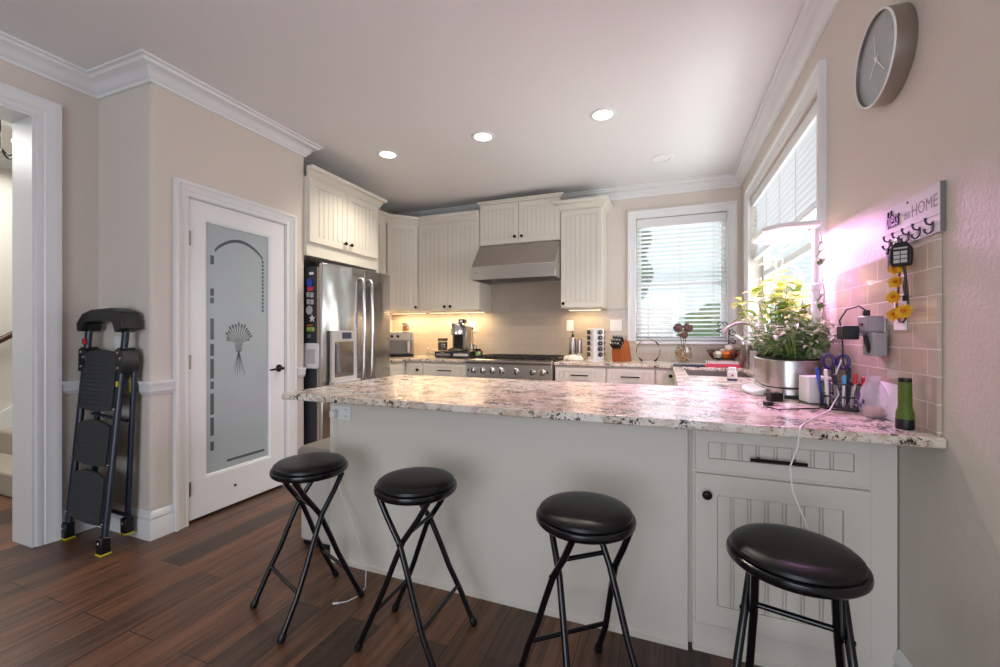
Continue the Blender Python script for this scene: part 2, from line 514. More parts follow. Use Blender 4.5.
def plate(name, label, B, u0, u1, v0, v1, kind, group='wall plates'):
    o, U, N = B; c = o + U * ((u0 + u1) / 2) + Z * ((v0 + v1) / 2)
    t = thing(name, label, 'outlet' if kind == 'outlet' else 'switch', (c.x, c.y, c.z), group=group)
    MB().ubox(B, u0, u1, v0, v1, 0.0003, 0.006).build('cover_plate', 'white', t, bevel=0.002)
    n = max(1, round((u1 - u0) / 0.055)); wv = (u1 - u0) / n; m = MB(); sl = MB()
    for k in range(n):
        cu = u0 + (k + 0.5) * wv; cv = (v0 + v1) / 2
        m.ubox(B, cu - 0.016, cu + 0.016, cv - 0.033, cv + 0.033, 0.006, 0.0085)
        if kind == 'outlet':
            for s in (-1, 1):
                for q in (-0.006, 0.006): sl.ubox(B, cu + q - 0.0012, cu + q + 0.0012, cv + s * 0.017 - 0.004, cv + s * 0.017 + 0.004, 0.0085, 0.0088)
    m.build('socket' if kind == 'outlet' else 'rocker', 'white', t, bevel=0.001)
    if sl.v: sl.build('slots', 'black', t)
    return t
XYZ = lambda a, b, c: (a, b, c)
FY = lambda a, b, c: (a, c, b)       # u=x, v=z, n=y
FX = lambda a, b, c: (c, a, b)       # u=y, v=z, n=x

# room numbers
W, YB, XL, XP, XK, YN, YE, YR, HC = 0.72, 4.775, -3.30, -2.78, -3.40, 1.56, 2.675, -3.0, 2.765
CT, CB = 0.915, 0.884

# ================================================================== THE SETTING
HX = -5.45   # far wall of the stair hall
struct(MB().box(XL - 0.2, W + 0.15, YR - 0.15, YB + 0.15, -0.1, 0).build('floor', 'floor'))
struct(MB().box(HX, XL - 0.2, YR - 0.15, 4.0, -0.1, 0).build('floor_hall', 'floor'))
struct(MB().box(XL - 0.2, W + 0.15, YR - 0.15, YB + 0.15, HC, HC + 0.1).build('ceiling', 'ceiling'))
struct(MB().box(HX - 0.1, XL - 0.2, YR - 0.15, 4.0, HC, HC + 0.1).build('ceiling_hall', 'ceiling'))

# right wall with the sink window
WY0, WY1, WZ0, WZ1 = 2.52, 4.37, 1.12, 2.42
us = [YR, WY0, WY1, YB]; vs_ = [0, WZ0, WZ1, HC]
struct(MB().cells(us, vs_, lambda i, j: not (i == 1 and j == 1), W, W + 0.15, FX).build('wall_right', 'wall'))
# back wall with its window
BX0, BX1, BZ0, BZ1 = -0.28, 0.59, 1.12, 2.43
us = [XK - 0.12, BX0, BX1, W + 0.15]; vs_ = [0, BZ0, BZ1, HC]
struct(MB().cells(us, vs_, lambda i, j: not (i == 1 and j == 1), YB, YB + 0.15, FY).build('wall_back', 'wall'))
# left wall with the cased opening to the stair hall
OY0, OY1, OZ = -0.3, 1.275, 2.43
us = [YR, OY0, OY1, YN + 0.1]; vs_ = [0, OZ, HC]
struct(MB().cells(us, vs_, lambda i, j: not (i == 1 and j == 0), XL - 0.2, XL, FX).build('wall_left', 'wall'))
# pantry walls: short return with a rounded corner, then the wall with the door
rc = [(XP - 0.03 + 0.03 * math.sin(R(a)), YN + 0.03 - 0.03 * math.cos(R(a))) for a in range(0, 91, 15)]
struct(MB().prism([(XL, YN)] + rc + [(XP, YN + 0.1), (XL, YN + 0.1)], XYZ, 0, HC).build('wall_nook', 'wall'))
PY0, PY1, PZ1 = 1.762, 2.497, 2.062
us = [YN + 0.1, PY0, PY1, YE]; vs_ = [0, PZ1, HC]
struct(MB().cells(us, vs_, lambda i, j: not (i == 1 and j == 0), XP - 0.1, XP, FX).build('wall_pantry', 'wall'))
struct(MB().box(XK - 0.12, XP - 0.1, YE - 0.1, YE, 0, HC).build('wall_fridge_nook', 'wall'))
struct(MB().box(XK - 0.12, XK, YE, YB, 0, HC).build('wall_kitchen', 'wall'))
struct(MB().box(XK - 0.12, XK - 0.02, YN + 0.1, YE - 0.1, 0, HC).build('wall_pantry_rear', 'wall'))
# wall behind the viewer with a wide glazed opening
us = [XL - 0.2, -1.80, 0.65, W + 0.15]; vs_ = [0, 0.08, 2.3, HC]
struct(MB().cells(us, vs_, lambda i, j: not (i == 1 and j == 1), YR - 0.15, YR, FY).build('wall_rear', 'wall'))
# stair hall
struct(MB().box(HX - 0.1, HX, YR - 0.15, 4.0, 0, HC).build('wall_hall_far', 'hallwall'))
struct(MB().box(HX, XL - 0.2, YR - 0.15, YR, 0, HC).build('wall_hall_rear', 'hallwall'))
struct(MB().box(HX, XK - 0.12, 3.9, 4.0, 0, HC).build('wall_hall_end', 'hallwall'))

# crown moulding all round the room
crown = [(0, -0.105), (0.012, -0.105), (0.016, -0.09), (0.03, -0.082), (0.04, -0.06), (0.062, -0.038), (0.082, -0.03), (0.09, -0.016), (0.105, -0.012), (0.105, 0), (0, 0)]
loop = [(XL, YR), (W, YR), (W, YB), (XK, YB), (XK, YE), (XP, YE), (XP, YN), (XL, YN)]
struct(MB().sweep(crown, loop, True, HC).build('trim_1', 'trim'))
struct(MB().sweep(crown, [(XL - 0.2, YR), (XL - 0.2, 3.9), (HX, 3.9), (HX, YR)], True, HC).build('trim_2', 'trim'))
# baseboards
bb = [(0, 0), (0.016, 0), (0.016, 0.105), (0.012, 0.112), (0.012, 0.122), (0.016, 0.128), (0.013, 0.145), (0.006, 0.16), (0, 0.165)]
struct(MB().sweep(bb, [(XP, PY0 - 0.085), (XP, YN), (XL, YN), (XL, OY1 + 0.1)], False).build('baseboard_left', 'trim'))
struct(MB().sweep(bb, [(XP, YE - 0.002), (XP, PY1 + 0.098)], False).build('baseboard_pantry', 'trim'))
struct(MB().sweep(bb, [(W, YR), (W, 1.768)], False).build('baseboard_right', 'trim'))
struct(MB().sweep(bb, [(HX, 1.5), (HX, YR)], False).build('baseboard_hall', 'trim'))
# chair rail
cr = [(0, -0.04), (0.010, -0.04), (0.014, -0.028), (0.022, -0.02), (0.024, 0.012), (0.03, 0.022), (0.03, 0.036), (0.012, 0.04), (0, 0.04)]
struct(MB().sweep(cr, [(XP, PY0 - 0.085), (XP, YN), (XL, YN), (XL, OY1 + 0.1)], False, 0.882).build('trim_3', 'trim', bevel=0.002))
struct(MB().sweep(cr, [(XP, YE), (XP, PY1 + 0.098)], False, 0.882).build('trim_4', 'trim', bevel=0.002))
# doorway casing and jamb of the hall opening
casp = [(0, 0), (0, 0.012), (0.012, 0.016), (0.03, 0.014), (0.036, 0.02), (0.07, 0.024), (0.078, 0.03), (0.1, 0.03), (0.1, 0)]
BL = basis((XL, 0, 0), (0, 1, 0), (1, 0, 0))
struct(MB().frame(BL, OY0, OY1, 0.0, OZ, casp, bottom=False).build('trim_5', 'trim'))
jb = MB().box(XL - 0.212, XL + 0.002, OY1, OY1 - 0.015, 0, OZ).box(XL - 0.212, XL + 0.002, OY0, OY0 + 0.015, 0, OZ).box(XL - 0.212, XL + 0.002, OY0 + 0.015, OY1 - 0.015, OZ - 0.015, OZ)
struct(jb.build('trim_6', 'trim'))

# pantry door
d1 = bpy.data.objects.new('door_1', None); COL.objects.link(d1); d1.location = (XP, PY0, 0); struct(d1)
BP = basis((XP, 0, 0), (0, 1, 0), (1, 0, 0))
casd = [(0, 0), (0, 0.010), (0.01, 0.014), (0.026, 0.012), (0.032, 0.018), (0.06, 0.022), (0.066, 0.028), (0.085, 0.028), (0.085, 0)]
MB().frame(BP, PY0, PY1, 0, PZ1, casd, bottom=False).build('door_casing', 'trim', d1)
jb = MB().ubox(BP, PY0, PY0 + 0.006, 0, PZ1, -0.1, 0.0).ubox(BP, PY1 - 0.006, PY1, 0, PZ1, -0.1, 0).ubox(BP, PY0, PY1, PZ1 - 0.006, PZ1, -0.1, 0)
jb.build('door_jamb', 'trim', d1)
G0, G1, GZ0, GZ1 = 1.875, 2.366, 0.262, 1.938
us = [PY0 + 0.009, G0, G1, PY1 - 0.009]; vs_ = [0.018, GZ0, GZ1, PZ1 - 0.009]
slab = MB().cells(us, vs_, lambda i, j: not (i == 1 and j == 1), XP - 0.045, XP - 0.005, FX).build('door_slab', 'door', d1, bevel=0.003)
MB().frame(BP, G0 + 0.014, G1 - 0.014, GZ0 + 0.014, GZ1 - 0.014, [(0, -0.026), (0.004, -0.012), (0.014, -0.008), (0.014, -0.028)]).build('glazing_bead', 'door', d1)
pane = MB().ubox(BP, G0, G1, GZ0, GZ1, -0.030, -0.024).build('frosted_pane', 'frost', d1)
et = MB()
for k, (za, zb) in enumerate([(1.66, 1.72), (1.45, 1.50), (1.40, 1.44), (1.16, 1.30), (1.05, 1.13), (0.90, 1.03), (0.83, 0.88), (0.66, 0.80), (0.52, 0.64), (0.42, 0.48)]):
    et.ubox(BP, G0 + 0.045, G0 + 0.068, za, zb, -0.024, -0.0232)
for k in range(14):
    et.ubox(BP, G1 - 0.062, G1 - 0.046, 1.36 + k * 0.028, 1.38 + k * 0.028, -0.024, -0.0232)
et.ubox(BP, G0 + 0.16, G1 - 0.04, GZ0 + 0.055, GZ0 + 0.072, -0.024, -0.0232)
arc = []
for t in range(17):
    q = t / 16.0; a = math.pi * q
    arc.append((G0 + 0.075 + (G1 - G0 - 0.13) * q, 1.745 + 0.095 * math.sin(a) ** 0.8))
for (a, b), (c, d) in zip(arc, arc[1:]):
    et.prism([(a, b), (c, d), (c, d + 0.022), (a, b + 0.022)], lambda u, v, n: (XP + n, u, v), -0.024, -0.0232)
et.build('clear_border', 'clearetch', pane)
sp = MB(); cxs, czs = (G0 + G1) / 2, 1.13
for k in range(15):
    a = R(-72 + k * 144 / 14.0); L = 0.115 + 0.04 * math.cos(a * 1.5) + random.uniform(-0.012, 0.012)
    p0 = Vector((cxs, czs)); d = Vector((math.sin(a), math.cos(a))); q = Vector((d.y, -d.x))
    m0 = p0 + d * 0.02; m1 = p0 + d * L
    sp.prism([tuple(m0), tuple(m0 + d * (L - 0.02) * 0.7 + q * 0.003), tuple(m1 - d * 0.015 + q * 0.008), tuple(m1), tuple(m1 - d * 0.015 - q * 0.008), tuple(m0 + d * (L - 0.02) * 0.7 - q * 0.003)], lambda u, v, n: (XP + n, u, v), -0.024, -0.0232)
for a in (-16, -10, -4, 3, 9, 15):
    d = Vector((math.sin(R(a)), -math.cos(R(a)))); q = Vector((d.y, -d.x)); p0 = Vector((cxs, czs - 0.05)); m1 = p0 + d * random.uniform(0.12, 0.18)
    sp.prism([tuple(p0 + q * 0.002), tuple(m1 + q * 0.001), tuple(m1 - q * 0.001), tuple(p0 - q * 0.002)], lambda u, v, n: (XP + n, u, v), -0.024, -0.0232)
for k in range(9):
    x0 = cxs - 0.02 + 0.005 * k
    sp.prism([(x0 - 0.001, czs - 0.06), (x0 + 0.001, czs - 0.06), (cxs + (x0 - cxs) * 1.6 + 0.001, czs + 0.03), (cxs + (x0 - cxs) * 1.6 - 0.001, czs + 0.03)], lambda u, v, n: (XP + n, u, v), -0.024, -0.0233)
sp.build('etched_sprig', 'etchdark', pane)
for hz in (0.22, 1.02, 1.80):
    MB().cyl((XP + 0.004, PY0 + 0.006, hz - 0.045), (XP + 0.004, PY0 + 0.006, hz + 0.045), 0.008, 10).ubox(BP, PY0 - 0.001, PY0 + 0.02, hz - 0.045, hz + 0.045, -0.006, 0.001).build('hinge', 'nickel', d1)
lv = MB().lathe([(0.0, 0), (0.028, 0), (0.028, 0.006), (0.014, 0.012), (0.010, 0.05), (0.0, 0.05)], (XP - 0.005, 2.437, 0.932), (1, 0, 0), 20)
lv.tube([(XP + 0.042, 2.437, 0.932), (XP + 0.044, 2.40, 0.932), (XP + 0.043, 2.35, 0.929), (XP + 0.036, 2.325, 0.926)], [0.009, 0.009, 0.008, 0.006], 10)
lv.build('door_lever', 'bronze', d1)
MB().lathe([(0.009, 0), (0.009, 0.003), (0.004, 0.006), (0, 0.006)], (XP - 0.005, 2.08, 0.145), (1, 0, 0), 10).build('door_stop_screw', 'bronze', d1)

# windows ------------------------------------------------------------
def window(name, B, u0, u1, v0, v1, horn, depth=0.15):
    """u0..v1 is the wall opening; N of B points into the room"""
    wd = bpy.data.objects.new(name, None); COL.objects.link(wd); wd.location = B[0]; struct(wd)
    prof = [(0, 0), (0, 0.012), (0.012, 0.018), (0.02, 0.015), (0.055, 0.02), (0.062, 0.03), (0.085, 0.03), (0.085, 0)]
    MB().frame(B, u0, u1, v0, v1, prof, bottom=False).build('window_casing', 'trim', wd)
    MB().ubox(B, u0 - horn, u1 + horn, v0 - 0.03, v0, -depth + 0.06, 0.05).build('window_stool', 'trim', wd, bevel=0.004)
    f = MB()
    f.ubox(B, u0, u0 + 0.045, v0, v1, -depth, -depth + 0.05).ubox(B, u1 - 0.045, u1, v0, v1, -depth, -depth + 0.05)
    f.ubox(B, u0 + 0.045, u1 - 0.045, v0, v0 + 0.05, -depth, -depth + 0.05).ubox(B, u0 + 0.045, u1 - 0.045, v1 - 0.045, v1, -depth, -depth + 0.05)
    vm = v0 + (v1 - v0) * 0.47
    f.ubox(B, u0 + 0.045, u1 - 0.045, vm - 0.025, vm + 0.025, -depth, -depth + 0.045)
    f.build('window_frame', 'trim', wd, bevel=0.003)
    MB().ubox(B, u0 + 0.045, u1 - 0.045, v0 + 0.05, vm - 0.025, -depth + 0.02, -depth + 0.024).build('window_pane', 'glass', wd)
    MB().ubox(B, u0 + 0.045, u1 - 0.045, vm + 0.025, v1 - 0.045, -depth + 0.02, -depth + 0.024).build('window_pane', 'glass', wd)
    return wd
BB = basis((0, YB, 0), (1, 0, 0), (0, -1, 0))
BR = basis((W, 0, 0), (0, 1, 0), (-1, 0, 0))
window('window_1', BB, BX0, BX1, BZ0, BZ1, 0.0)
window('window_2', BR, WY0, WY1, WZ0, WZ1, 0.0)
# glazing of the wide opening behind the viewer
BRr = basis((0, YR, 0), (1, 0, 0), (0, 1, 0))
wd = bpy.data.objects.new('window_3', None); COL.objects.link(wd); wd.location = (0, YR, 0); struct(wd)
f = MB()
for (a, b, c, d) in ((-1.80, -1.73, 0.08, 2.3), (0.58, 0.65, 0.08, 2.3), (-0.62, -0.54, 0.14, 2.24), (-1.73, 0.58, 0.08, 0.14), (-1.73, 0.58, 2.24, 2.3)):
    f.ubox(BRr, a, b, c, d, -0.12, -0.04)
f.build('window_frame', 'trim', wd)

# backsplash tile
us = [XK, -1.965, -1.025, -0.368, W - 0.01]; vs_ = [CT, 1.062, 1.468, 1.83]
bt = MB().cells(us, vs_, lambda i, j: j == 0 or (j == 1 and i < 3) or (j == 2 and i == 1), YB - 0.008, YB, FY)
struct(bt.build('backsplash_back', 'tileback'))
bt = MB().cells([1.555, WY0 - 0.088, YB - 0.008], [CT, 1.085, 1.465], lambda i, j: i == 0 or j == 0, W - 0.008, W, FX)
struct(bt.build('backsplash_right', 'tileright'))
struct(MB().box(W - 0.012, W, 1.535, 1.555, CT, 1.478).build('trim_7', 'tileright', bevel=0.003))

# outdoors, seen between the slats
struct(MB().box(-14, 16, YB + 0.4, 18, -0.4, -0.1).box(W + 0.4, 16, -8, YB + 0.4, -0.4, -0.1).build('ground_outside', 'ground'))
fn = thing('garden_fence', 'warm wooden garden fence outside the back window', 'fence', (0, 8.5, -0.1))
b = MB()
for k in range(26): b.box(-4 + k * 0.16, -4 + k * 0.16 + 0.152, 8.5, 8.53, -0.1, 1.72)
b.build('fence_boards', 'fence', fn)
MB().box(-4, 0.16, 8.53, 8.6, 1.35, 1.45).box(-4, 0.16, 8.53, 8.6, 0.3, 0.4).build('fence_rail', 'fence', fn)

hg = thing('garden_hedge', 'rounded green hedge outside the back window, right of the fence', 'hedge', (1.3, 7.6, -0.1))
m = MB(); rr = random.Random(9)
for k in range(40): m.ball((rr.uniform(0.4, 2.6), rr.uniform(7.4, 7.9), rr.uniform(0.0, 1.45)), rr.uniform(0.22, 0.34), 10)
m.build('foliage', 'hedge', hg)
hg = thing('garden_tree', 'dark green tree crown showing above the fence outside back window', 'tree', (-1.3, 9.6, -0.1))
m = MB()
for k in range(40): m.ball((rr.uniform(-2.4, -0.5), rr.uniform(9.4, 10.4), rr.uniform(2.0, 3.6)), rr.uniform(0.25, 0.45), 10)
m.build('foliage', 'hedge', hg)
MB().tube([(-1.4, 9.9, -0.1), (-1.45, 9.9, 1.2), (-1.4, 9.9, 2.4)], [0.14, 0.11, 0.08], 10).build('trunk', 'brownlid', hg)

# ================================================================== CABINETS
def bead_door(B, u0, u1, v0, v1, n0, fw=0.055, plank=0.052, g=0.0019, back=0.0135):
    th = 0.02; m = MB(); o, U, N = B
    m.cells([u0, u0 + fw, u1 - fw, u1], [v0, v0 + fw, v1 - fw, v1], lambda i, j: not (i == 1 and j == 1), n0, n0 + th, lambda a, b, c: o + U * a + Z * b + N * c)
    m.ubox(B, u0 + fw, u1 - fw, v0 + fw, v1 - fw, n0, n0 + back)
    a0, a1 = u0 + fw + 0.0015, u1 - fw - 0.0015
    n = max(1, round((a1 - a0) / plank)); p = (a1 - a0) / n; bd_ = 0.007
    for k in range(n):
        x0 = a0 + k * p; x1 = x0 + p
        if k < n - 1: x1 -= bd_ + 2 * g
        m.ubox(B, x0, x1, v0 + fw + 0.001, v1 - fw - 0.001, n0 + back, n0 + 0.0172)
        if k < n - 1: m.ubox(B, x1 + g, x1 + g + bd_, v0 + fw + 0.001, v1 - fw - 0.001, n0 + back, n0 + 0.0168)
    return m
def knob(B, u, v, n, parent):
    o, U, N = B
    return MB().lathe([(0.009, 0), (0.006, 0.006), (0.006, 0.014), (0.0155, 0.020), (0.017, 0.027), (0.012, 0.033), (0, 0.035)], o + U * u + Z * v + N * n, N, 16).build('knob', 'bronze', parent)
def pull(B, u0, u1, v, n, parent, mat='bronze'):
    o, U, N = B; m = MB()
    P = lambda u, k: o + U * u + Z * v + N * (n + k)
    m.tube([P(u0, 0.03), P(u1, 0.03)], 0.0062, 10)
    for u in (u0 + 0.03, u1 - 0.03): m.tube([P(u, 0), P(u, 0.03)], 0.005, 8)
    return m.build('handle', mat, parent)
ccrown = [(0, 0), (0.006, 0), (0.010, 0.012), (0.018, 0.018), (0.03, 0.045), (0.05, 0.066), (0.06, 0.07), (0.066, 0.085), (0.066, 0.098), (0, 0.098)]

YU = 4.425   # face of the wall cabinets on the back wall
BU = basis((0, YU, 0), (1, 0, 0), (0, -1, 0))
ZB, ZT = 1.47, 2.505
# single-door cabinet right of the hood
t = thing('wall_cabinet', 'tall single-door cream beadboard cabinet between range hood and back window', 'cabinet', (-0.80, YU, ZB), group='cream wall cabinets')
MB().box(-1.022, -0.588, YU, YB, ZB, ZT).build('body', 'cab', t, bevel=0.002)
d = bead_door(BU, -1.018, -0.592, ZB + 0.004, ZT - 0.012, 0).build('door', 'cab', t, bevel=0.0015)
knob(BU, -0.988, ZB + 0.045, 0.02, d)
MB().sweep(ccrown, [(-0.588, YB), (-0.588, YU), (-1.022, YU), (-1.022, YB)][::-1][::-1], False, ZT - 0.01).build('crown', 'cab', t)
# cabinet above the hood
t = thing('wall_cabinet', 'short two-door cream cabinet directly above the steel range hood', 'cabinet', (-1.49, YU, 2.2), group='cream wall cabinets')
MB().box(-1.955, -1.026, YU, YB, 2.195, 2.66).build('body', 'cab', t, bevel=0.002)
for a, b, kx in ((-1.950, -1.493, -1.53), (-1.488, -1.031, -1.45)):
    d = bead_door(BU, a, b, 2.20, 2.645, 0).build('door', 'cab', t, bevel=0.0015)
    knob(BU, kx, 2.265, 0.02, d)
MB().sweep([(0, 0), (0.008, 0), (0.02, 0.02), (0.034, 0.024), (0.034, 0.036), (0, 0.036)], [(-1.026, YB - 0.14), (-1.026, YU), (-1.955, YU), (-1.955, YB - 0.14)], False, 2.655).build('crown', 'cab', t)
# two-door cabinet left of the hood
t = thing('wall_cabinet', 'two-door cream beadboard cabinet left of the range hood', 'cabinet', (-2.36, YU, ZB), group='cream wall cabinets')
MB().box(-2.768, -1.962, YU, YB, ZB, ZT).build('body', 'cab', t, bevel=0.002)
for a, b, kx in ((-2.764, -2.366, -2.40), (-2.362, -1.966, -2.325)):
    d = bead_door(BU, a, b, ZB + 0.004, ZT - 0.012, 0).build('door', 'cab', t, bevel=0.0015)
    knob(BU, kx, ZB + 0.045, 0.02, d)
MB().sweep(ccrown, [(-1.962, YU), (-2.765, YU)], False, ZT - 0.01).build('crown', 'cab', t)
# diagonal corner cabinet
t = thing('wall_cabinet', 'narrow diagonal cream cabinet set across the corner beyond the fridge', 'cabinet', (-3.1, 4.5, ZB), group='cream wall cabinets')
cp = [(XK, YB), (XK, 4.145), (-3.050, 4.145), (-2.772, 4.423), (-2.772, YB)]
MB().prism(cp, XYZ, ZB, ZT).build('body', 'cab', t, bevel=0.002)
BD = basis((-3.050, 4.145, 0), (1, 1, 0), (1, -1, 0))
d = bead_door(BD, 0.018, 0.375, ZB + 0.004, ZT - 0.012, 0).build('door', 'cab', t, bevel=0.0015)
knob(BD, 0.345, ZB + 0.045, 0.02, d)
MB().sweep(ccrown, [(-2.772, 4.423), (-3.050, 4.145)], False, ZT - 0.01).build('crown', 'cab', t)
# cabinet on the left wall, mostly behind the fridge cabinet
t = thing('wall_cabinet', 'sliver of cream cabinet between fridge cabinet and diagonal corner cabinet', 'cabinet', (-3.2, 3.9, ZB), group='cream wall cabinets')
MB().box(XK, -3.052, 3.62, 4.143, ZB, ZT).build('body', 'cab', t, bevel=0.002)
BW = basis((-3.052, 0, 0), (0, 1, 0), (1, 0, 0))
bead_door(BW, 3.63, 4.125, ZB + 0.004, ZT - 0.012, 0).build('door', 'cab', t, bevel=0.0015)
MB().sweep(ccrown, [(-3.052, 4.143), (-3.052, 3.62)], False, ZT - 0.01).build('crown', 'cab', t)
# cabinet over the fridge with its tall end panel
XF = -2.75
BF = basis((XF, 0, 0), (0, 1, 0), (1, 0, 0))
t = thing('fridge_cabinet', 'cream two-door cabinet enclosing the space over the steel fridge', 'cabinet', (XF, 3.13, 1.85))
MB().box(XK + 0.003, XF, YE + 0.003, 3.612, 1.848, 2.50).build('body', 'cab', t, bevel=0.002)
MB().box(XK + 0.003, XF, 3.588, 3.612, 0.0, 1.848).build('end_panel', 'cab', t, bevel=0.002)
for a, b, kx in ((2.690, 3.130, 3.095), (3.136, 3.565, 3.172)):
    d = bead_door(BF, a, b, 1.962, 2.488, 0).build('door', 'cab', t, bevel=0.0015)
    knob(BF, kx, 2.02, 0.02, d)
MB().sweep(ccrown, [(XK + 0.36, 3.612), (XF, 3.612), (XF, YE + 0.003)], False, 2.488).build('crown', 'cab', t)

# base cabinets --------------------------------------------------------
YC = 4.155
BK = basis((0, YC, 0), (1, 0, 0), (0, -1, 0))
def base_unit(label, x0, x1, parts, loc=None):
    t = thing('base_cabinet', label, 'cabinet', ((x0 + x1) / 2, YC, 0), group='cream base cabinets along the back wall')
    MB().box(x0, x1, YC, YB - 0.01, 0.09, CB).box(x0, x1, YC + 0.06, YB - 0.01, 0, 0.09).build('body', 'cab', t, bevel=0.001)
    for kind, a, b, c, d in parts:
        if kind == 'drawer':
            q = bead_door(BK, a, b, c, d, 0, 0.04).build('drawer', 'cab', t, bevel=0.0015)
            pull(BK, (a + b) / 2 - 0.085, (a + b) / 2 + 0.085, (c + d) / 2, 0.02, q)
        else:
            q = bead_door(BK, a, b, c, d, 0).build('door', 'cab', t, bevel=0.0015)
            knob(BK, b - 0.03 if kind == 'door_r' else a + 0.03, d - 0.05, 0.02, q)
    return t
base_unit('cream base cabinet with drawer just right of the range, below pepper mill', -1.020, -0.515, [('drawer', -1.012, -0.523, 0.72, 0.865), ('door_l', -1.012, -0.523, 0.11, 0.705)])
base_unit('cream base cabinet with drawer below the knife block', -0.514, -0.075, [('drawer', -0.506, -0.083, 0.72, 0.865), ('door_r', -0.506, -0.083, 0.11, 0.705)])
base_unit('plain cream base cabinet door in the corner left of the sink run', -0.074, 0.098, [('door_r', -0.066, 0.085, 0.11, 0.865)])
base_unit('cream base cabinet with wide drawer below the coffee maker', -2.54, -1.962, [('drawer', -2.532, -1.97, 0.72, 0.865), ('door_r', -2.532, -1.97, 0.11, 0.705)])
t = thing('base_cabinet', 'narrow cream corner base cabinet with one knob beside the fridge', 'cabinet', (-2.78, YC, 0), group='cream base cabinets along the back wall')
MB().prism([(XK + 0.003, YB - 0.01), (XK + 0.003, 3.62), (-2.78, 3.62), (-2.78, YC), (-2.541, YC), (-2.541, YB - 0.01)], XYZ, 0.0, CB).build('body', 'cab', t, bevel=0.001)
q = bead_door(BK, -2.755, -2.548, 0.11, 0.865, 0, 0.045).build('door', 'cab', t, bevel=0.0015)
knob(BK, -2.60, 0.79, 0.02, q)
BLc = basis((-2.78, 0, 0), (0, 1, 0), (1, 0, 0))
bead_door(BLc, 3.64, 4.10, 0.11, 0.865, 0).build('door', 'cab', t, bevel=0.0015)

# sink run along the right wall
t = thing('sink_cabinet', 'cream sink base cabinet along the right wall under the sink', 'cabinet', (0.4, 3.4, 0))
sc = MB().cells([0.10, 0.13, 0.63, W - 0.005], [2.47, 3.12, 3.98, 4.150], lambda i, j: not (i == 1 and j == 1), 0.09, CB, XYZ)
sc.box(0.16, W - 0.005, 2.47, 4.150, 0, 0.09)
sc.build('body', 'cab', t)
BSn = basis((0.10, 0, 0), (0, 1, 0), (-1, 0, 0))
for a, b in ((3.05, 3.45), (3.455, 3.855)): knob(BSn, b - 0.04 if a < 3.2 else a + 0.04, 0.78, 0.02, bead_door(BSn, a, b, 0.11, 0.86, 0).build('door', 'cab', t))

# peninsula: panelled back, drawer and door facing the stools
YPN = 1.77
t = thing('peninsula_cabinet', 'long cream peninsula cabinet facing the bar stools, drawer and door at right', 'cabinet', (-0.45, YPN, 0))
MB().box(-1.648, 0.084, YPN, 2.465, 0.0, CB).box(0.084, 0.1, YPN + 0.03, 2.465, 0.0, CB).box(0.1, W - 0.004, YPN, 2.465, 0.0, CB).build('body', 'cab', t, bevel=0.001)
MB().box(-1.645, 0.085, YPN - 0.012, YPN, 0.0, CB).build('back_panel', 'cab', t, bevel=0.002)
MB().sweep([(0, 0), (0.007, 0), (0.007, 0.024), (0.003, 0.028), (0, 0.028)], [(W - 0.02, YPN), (0.102, YPN)], False).sweep([(0, 0), (0.007, 0), (0.007, 0.024), (0.003, 0.028), (0, 0.028)], [(0.084, YPN - 0.012), (-1.648, YPN - 0.012)], False).build('base_shoe', 'cab', t)
BN = basis((0, YPN, 0), (1, 0, 0), (0, -1, 0))
q = bead_door(BN, 0.109, 0.640, 0.690, 0.842, 0, 0.045, 0.056, 0.0026, 0.010).build('drawer', 'cab', t, bevel=0.002)
pull(BN, 0.285, 0.455, 0.752, 0.02, q)
q = bead_door(BN, 0.109, 0.640, 0.115, 0.676, 0, 0.075, 0.056, 0.0026, 0.010).build('door', 'cab', t, bevel=0.002)
knob(BN, 0.148, 0.605, 0.02, q)

# countertops --------------------------------------------------------
xs = [-1.712, -1.024, 0.07, 0.155, 0.585, W - 0.001]
ys = [1.512, 2.50, 3.15, 3.95, 4.12, YB - 0.0005]
def topfill(i, j):
    if j == 0: return True
    if j in (1, 3): return i >= 2
    if j == 2: return i in (2, 4)
    return i >= 1
ct = MB().cells(xs, ys, topfill, CB, CT, XYZ).build('countertop', 'granite', None, bevel=0.006, segs=3)
tag(ct, 'speckled cream granite bar top wrapping round to the sink and back window', 'countertop')
cp = MB().prism([(XK + 0.001, YB - 0.001), (XK + 0.001, 3.615), (-2.745, 3.615), (-2.745, 4.12), (-1.960, 4.12), (-1.960, YB - 0.001)], XYZ, CB, CT)
ct = cp.build('countertop', 'granite', None, bevel=0.005, segs=3)
tag(ct, 'speckled granite worktop under the coffee maker left of the range', 'countertop')

# sink and faucet ----------------------------------------------------
t = thing('kitchen_sink', 'undermount stainless sink set in the granite below the right window', 'sink', (0.378, 3.55, CB))
sk = MB(); x0, x1, y0, y1, zb, zt = 0.150, 0.590, 3.145, 3.955, CB - 0.19, CB - 0.001
sk.cells([x0, x0 + 0.006, x1 - 0.006, x1], [y0, y0 + 0.006, y1 - 0.006, y1], lambda i, j: not (i == 1 and j == 1), zb, zt, XYZ)
sk.box(x0, x1, y0, y1, zb - 0.006, zb)
sk.build('basin', 'nickel', t)
MB().lathe([(0.0, 0), (0.042, 0), (0.042, 0.003), (0.03, 0.002), (0, 0.001)], (0.38, 3.55, zb), (0, 0, 1), 20).build('drain', 'chrome', t)
t = thing('kitchen_faucet', 'tall arched brushed nickel faucet behind the sink', 'faucet', (0.655, 3.47, CT))
MB().lathe([(0.028, 0), (0.028, 0.012), (0.02, 0.02), (0.019, 0.10), (0.016, 0.11), (0, 0.11)], (0.655, 3.47, CT), (0, 0, 1), 20).build('base', 'nickel', t)
pts = [(0.655, 3.47, CT + 0.10), (0.655, 3.47, CT + 0.22)]
